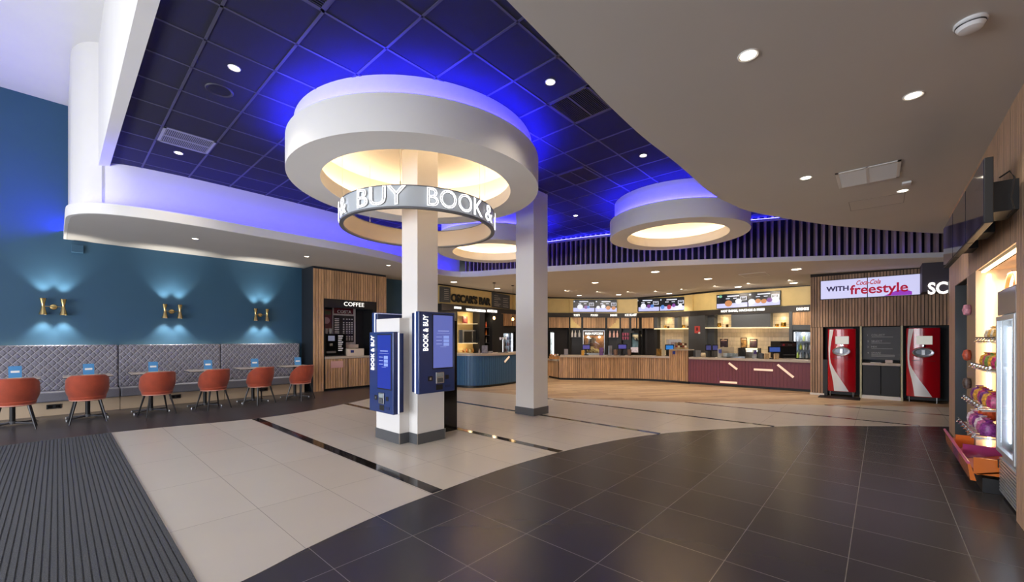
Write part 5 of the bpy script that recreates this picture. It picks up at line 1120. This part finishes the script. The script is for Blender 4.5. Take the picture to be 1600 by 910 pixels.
for (x, y, l) in ((3.255, .694, 'recessed downlight in the plaster soffit, largest seen'), (4.699, -.198, 'recessed downlight in the plaster soffit below the smoke detector'), (6.21, .69, 'recessed downlight in the plaster soffit left of the white grille'), (7.625, -.22, 'recessed downlight in the plaster soffit right below the white grille')):
    downlight('downlight', l, x, y, RS, .05, 35, (1, .9, .76), 'downlights in the plaster soffit')
for (x, y, l) in ((1.86, 10.24, 'small downlight over the third chair'), (4.09, 10.45, 'small downlight in front of the coffee bay, left'), (6.05, 9.98, 'small downlight in front of the coffee bay, right')):
    downlight('downlight', l, x, y, zs(x, y), .045, 30, (1, .9, .76), 'downlights over the seating')
BL = [(9.57, 11.44, 'left of the bulb pendants'), (11.99, 11.6, 'behind the bulb pendants'), (12.33, 7.27, 'nearest the plain column on its right'), (16.2, 10.39, 'over the first pair of menu screens, left'), (16.7, 8.66, 'over the first pair of menu screens, right'), (17.2, 6.6, 'over the middle pair of menu screens'), (11.01, 4.61, 'closest to the fins in the centre'), (13.22, 3.9, 'over the front of the maroon counter'), (15.9, 3.7, 'over the hot dog sign'), (12.46, 1.58, 'in front of the oak pier beside the maroon counter'), (15.6, 2.05, 'behind the oak pier over the far fridge'), (10.1, 8.0, 'hidden behind the plain column')]
for (x, y, l) in BL: downlight('downlight', 'large round bar downlight ' + l, x, y, zs(x, y), .1, 120, (1, .88, .72), 'large downlights over the bar')
BS = [(13.97, 9.64), (15.06, 8.79), (15.65, 7.71), (15.93, 6.67), (15.71, 5.57), (15.22, 4.28), (15.0, 3.2), (14.74, 2.05)]
for i, (x, y) in enumerate(BS): downlight('spotlight', f'tiny bar ceiling spot, {["first", "second", "third", "fourth", "fifth", "sixth", "seventh", "eighth and last"][i]} from the left in the row above the screens', x, y, zs(x, y), .035, 42, (1, .86, .66), 'tiny spots over the bar', 100, aim=(2.0, .35 if y > 6 else 0, -1.2))
def vent(label, x0, x1, y0, y1, z, m, fm, n, along='x', mid=True):
    t = thing('ceiling_vent', label, 'ceiling vent', ((x0 + x1) / 2, (y0 + y1) / 2, z)); f = .03
    slab(x0, x1, y0, y1, z - .004, z - .001).build('backing', BLACK if m is not WHITEM else mat('vent_shade', '#8f8b86', .7), t)
    g = slab(x0, x1, y0, y0 + f, z - .014, z - .002).box(x0, x1, y1 - f, y1, z - .014, z - .002).box(x0, x0 + f, y0, y1, z - .014, z - .002).box(x1 - f, x1, y0, y1, z - .014, z - .002)
    if mid: g.box(*(((x0 + x1) / 2 - .012, (x0 + x1) / 2 + .012, y0, y1) if mid == 'x' else (x0, x1, (y0 + y1) / 2 - .012, (y0 + y1) / 2 + .012)), z - .015, z - .002)
    g.build('frame', fm, t); g = G()
    for i in range(n):
        if along == 'x': y = y0 + f + (y1 - y0 - 2 * f) * (i + .5) / n; g.box(x0 + f, x1 - f, y - .004, y + .004, z - .013, z - .003)
        else: x = x0 + f + (x1 - x0 - 2 * f) * (i + .5) / n; g.box(x - .004, x + .004, y0 + f, y1 - f, z - .013, z - .003)
    g.build('louvres', m, t)
TBM = MATS['ceiling_tee_bar']
vent('pale framed vent in the tiled ceiling near the curved white wall', .98, 1.58, 7.3, 7.88, CEIL, mat('vent_grey', '#8c8c96', .5), mat('vent_frame', '#a3a3ae', .5), 26, 'y', 'y')
vent('dark double vent in the tiled ceiling beside the bright spot', 4.07, 4.68, 2.5, 3.08, CEIL, mat('vent_black', '#2c2a30', .5), TBM, 22, 'x', 'y')
vent('smaller looking dark double vent in the tiled ceiling between the drums', 5.95, 6.56, 3.72, 4.3, CEIL, mat('vent_black', '#2c2a30', .5), TBM, 22, 'x', 'y')
vent('dark vent at the very top edge of the view over the big drum', 1.2, 1.58, 3.1, 3.68, CEIL, mat('vent_black', '#2c2a30', .5), TBM, 18, 'x', False)
vent('white grille in the plaster soffit', 6.28, 6.92, -.17, .41, RS, WHITEM, WHITEM, 34, 'y', 'y')
t = thing('ceiling_speaker', 'round black speaker in the tiled ceiling', 'speaker', (1.275, 5.764, CEIL)); G().lathe([(.11, -.002), (.13, -.012), (.14, -.002)], (1.275, 5.764, CEIL), 32).build('ring', mat('speaker_ring', '#3c3a44', .4), t, smooth=True); G().lathe([(.001, -.006), (.11, -.004)], (1.275, 5.764, CEIL), 32).build('grille', BLACK, t)
x, y = 3.85, -.42
t = thing('smoke_detector', 'white round smoke detector on the plaster soffit', 'smoke detector', (x, y, RS))
G().lathe([(.075, 0), (.078, -.012), (.07, -.02)], (x, y, RS), 32).build('base', WHITEG, t, smooth=True); G().lathe([(.066, -.02), (.068, -.03), (.055, -.05), (.03, -.056), (.001, -.056)], (x, y, RS), 32).build('head', WHITEG, t, smooth=True)
G().lathe([(.0665, -.024), (.0695, -.024), (.0695, -.03), (.0665, -.03)], (x, y, RS), 32).build('vent_slot', BLACK, t)
tag(slab(7.2, 7.3, -.29, -.2, RS - .025, RS).build('motion_sensor', WHITEG, bev=.008), 'small white sensor on the plaster soffit beside the grille', 'sensor')
t = thing('access_hatch', 'thin outlined access hatch in the plaster soffit', 'hatch', (8.0, .1, RS)); g = slab(7.75, 8.3, -.25, -.244, RS - .002, RS).box(7.75, 7.756, -.25, .35, RS - .002, RS).box(8.294, 8.3, -.25, .35, RS - .002, RS).box(7.75, 8.3, .344, .35, RS - .002, RS); g.build('seam', mat('seam_grey', '#8a8681', .7), t)
t = thing('access_hatch', 'pale square hatch in the bar soffit over the maroon counter', 'hatch', (12.9, 2.6, zs(0, 2.6))); z_ = zs(0, 2.6) - .012; slab(12.6, 13.3, 2.3, 2.9, z_ - .004, z_ + .01).build('panel', SOFFIT, t); 
g = slab(12.58, 13.32, 2.28, 2.3, z_ - .006, z_ + .01).box(12.58, 13.32, 2.9, 2.92, z_ - .006, z_ + .01).box(12.58, 12.6, 2.3, 2.9, z_ - .006, z_ + .01).box(13.3, 13.32, 2.3, 2.9, z_ - .006, z_ + .01); g.build('frame', WHITEM, t)
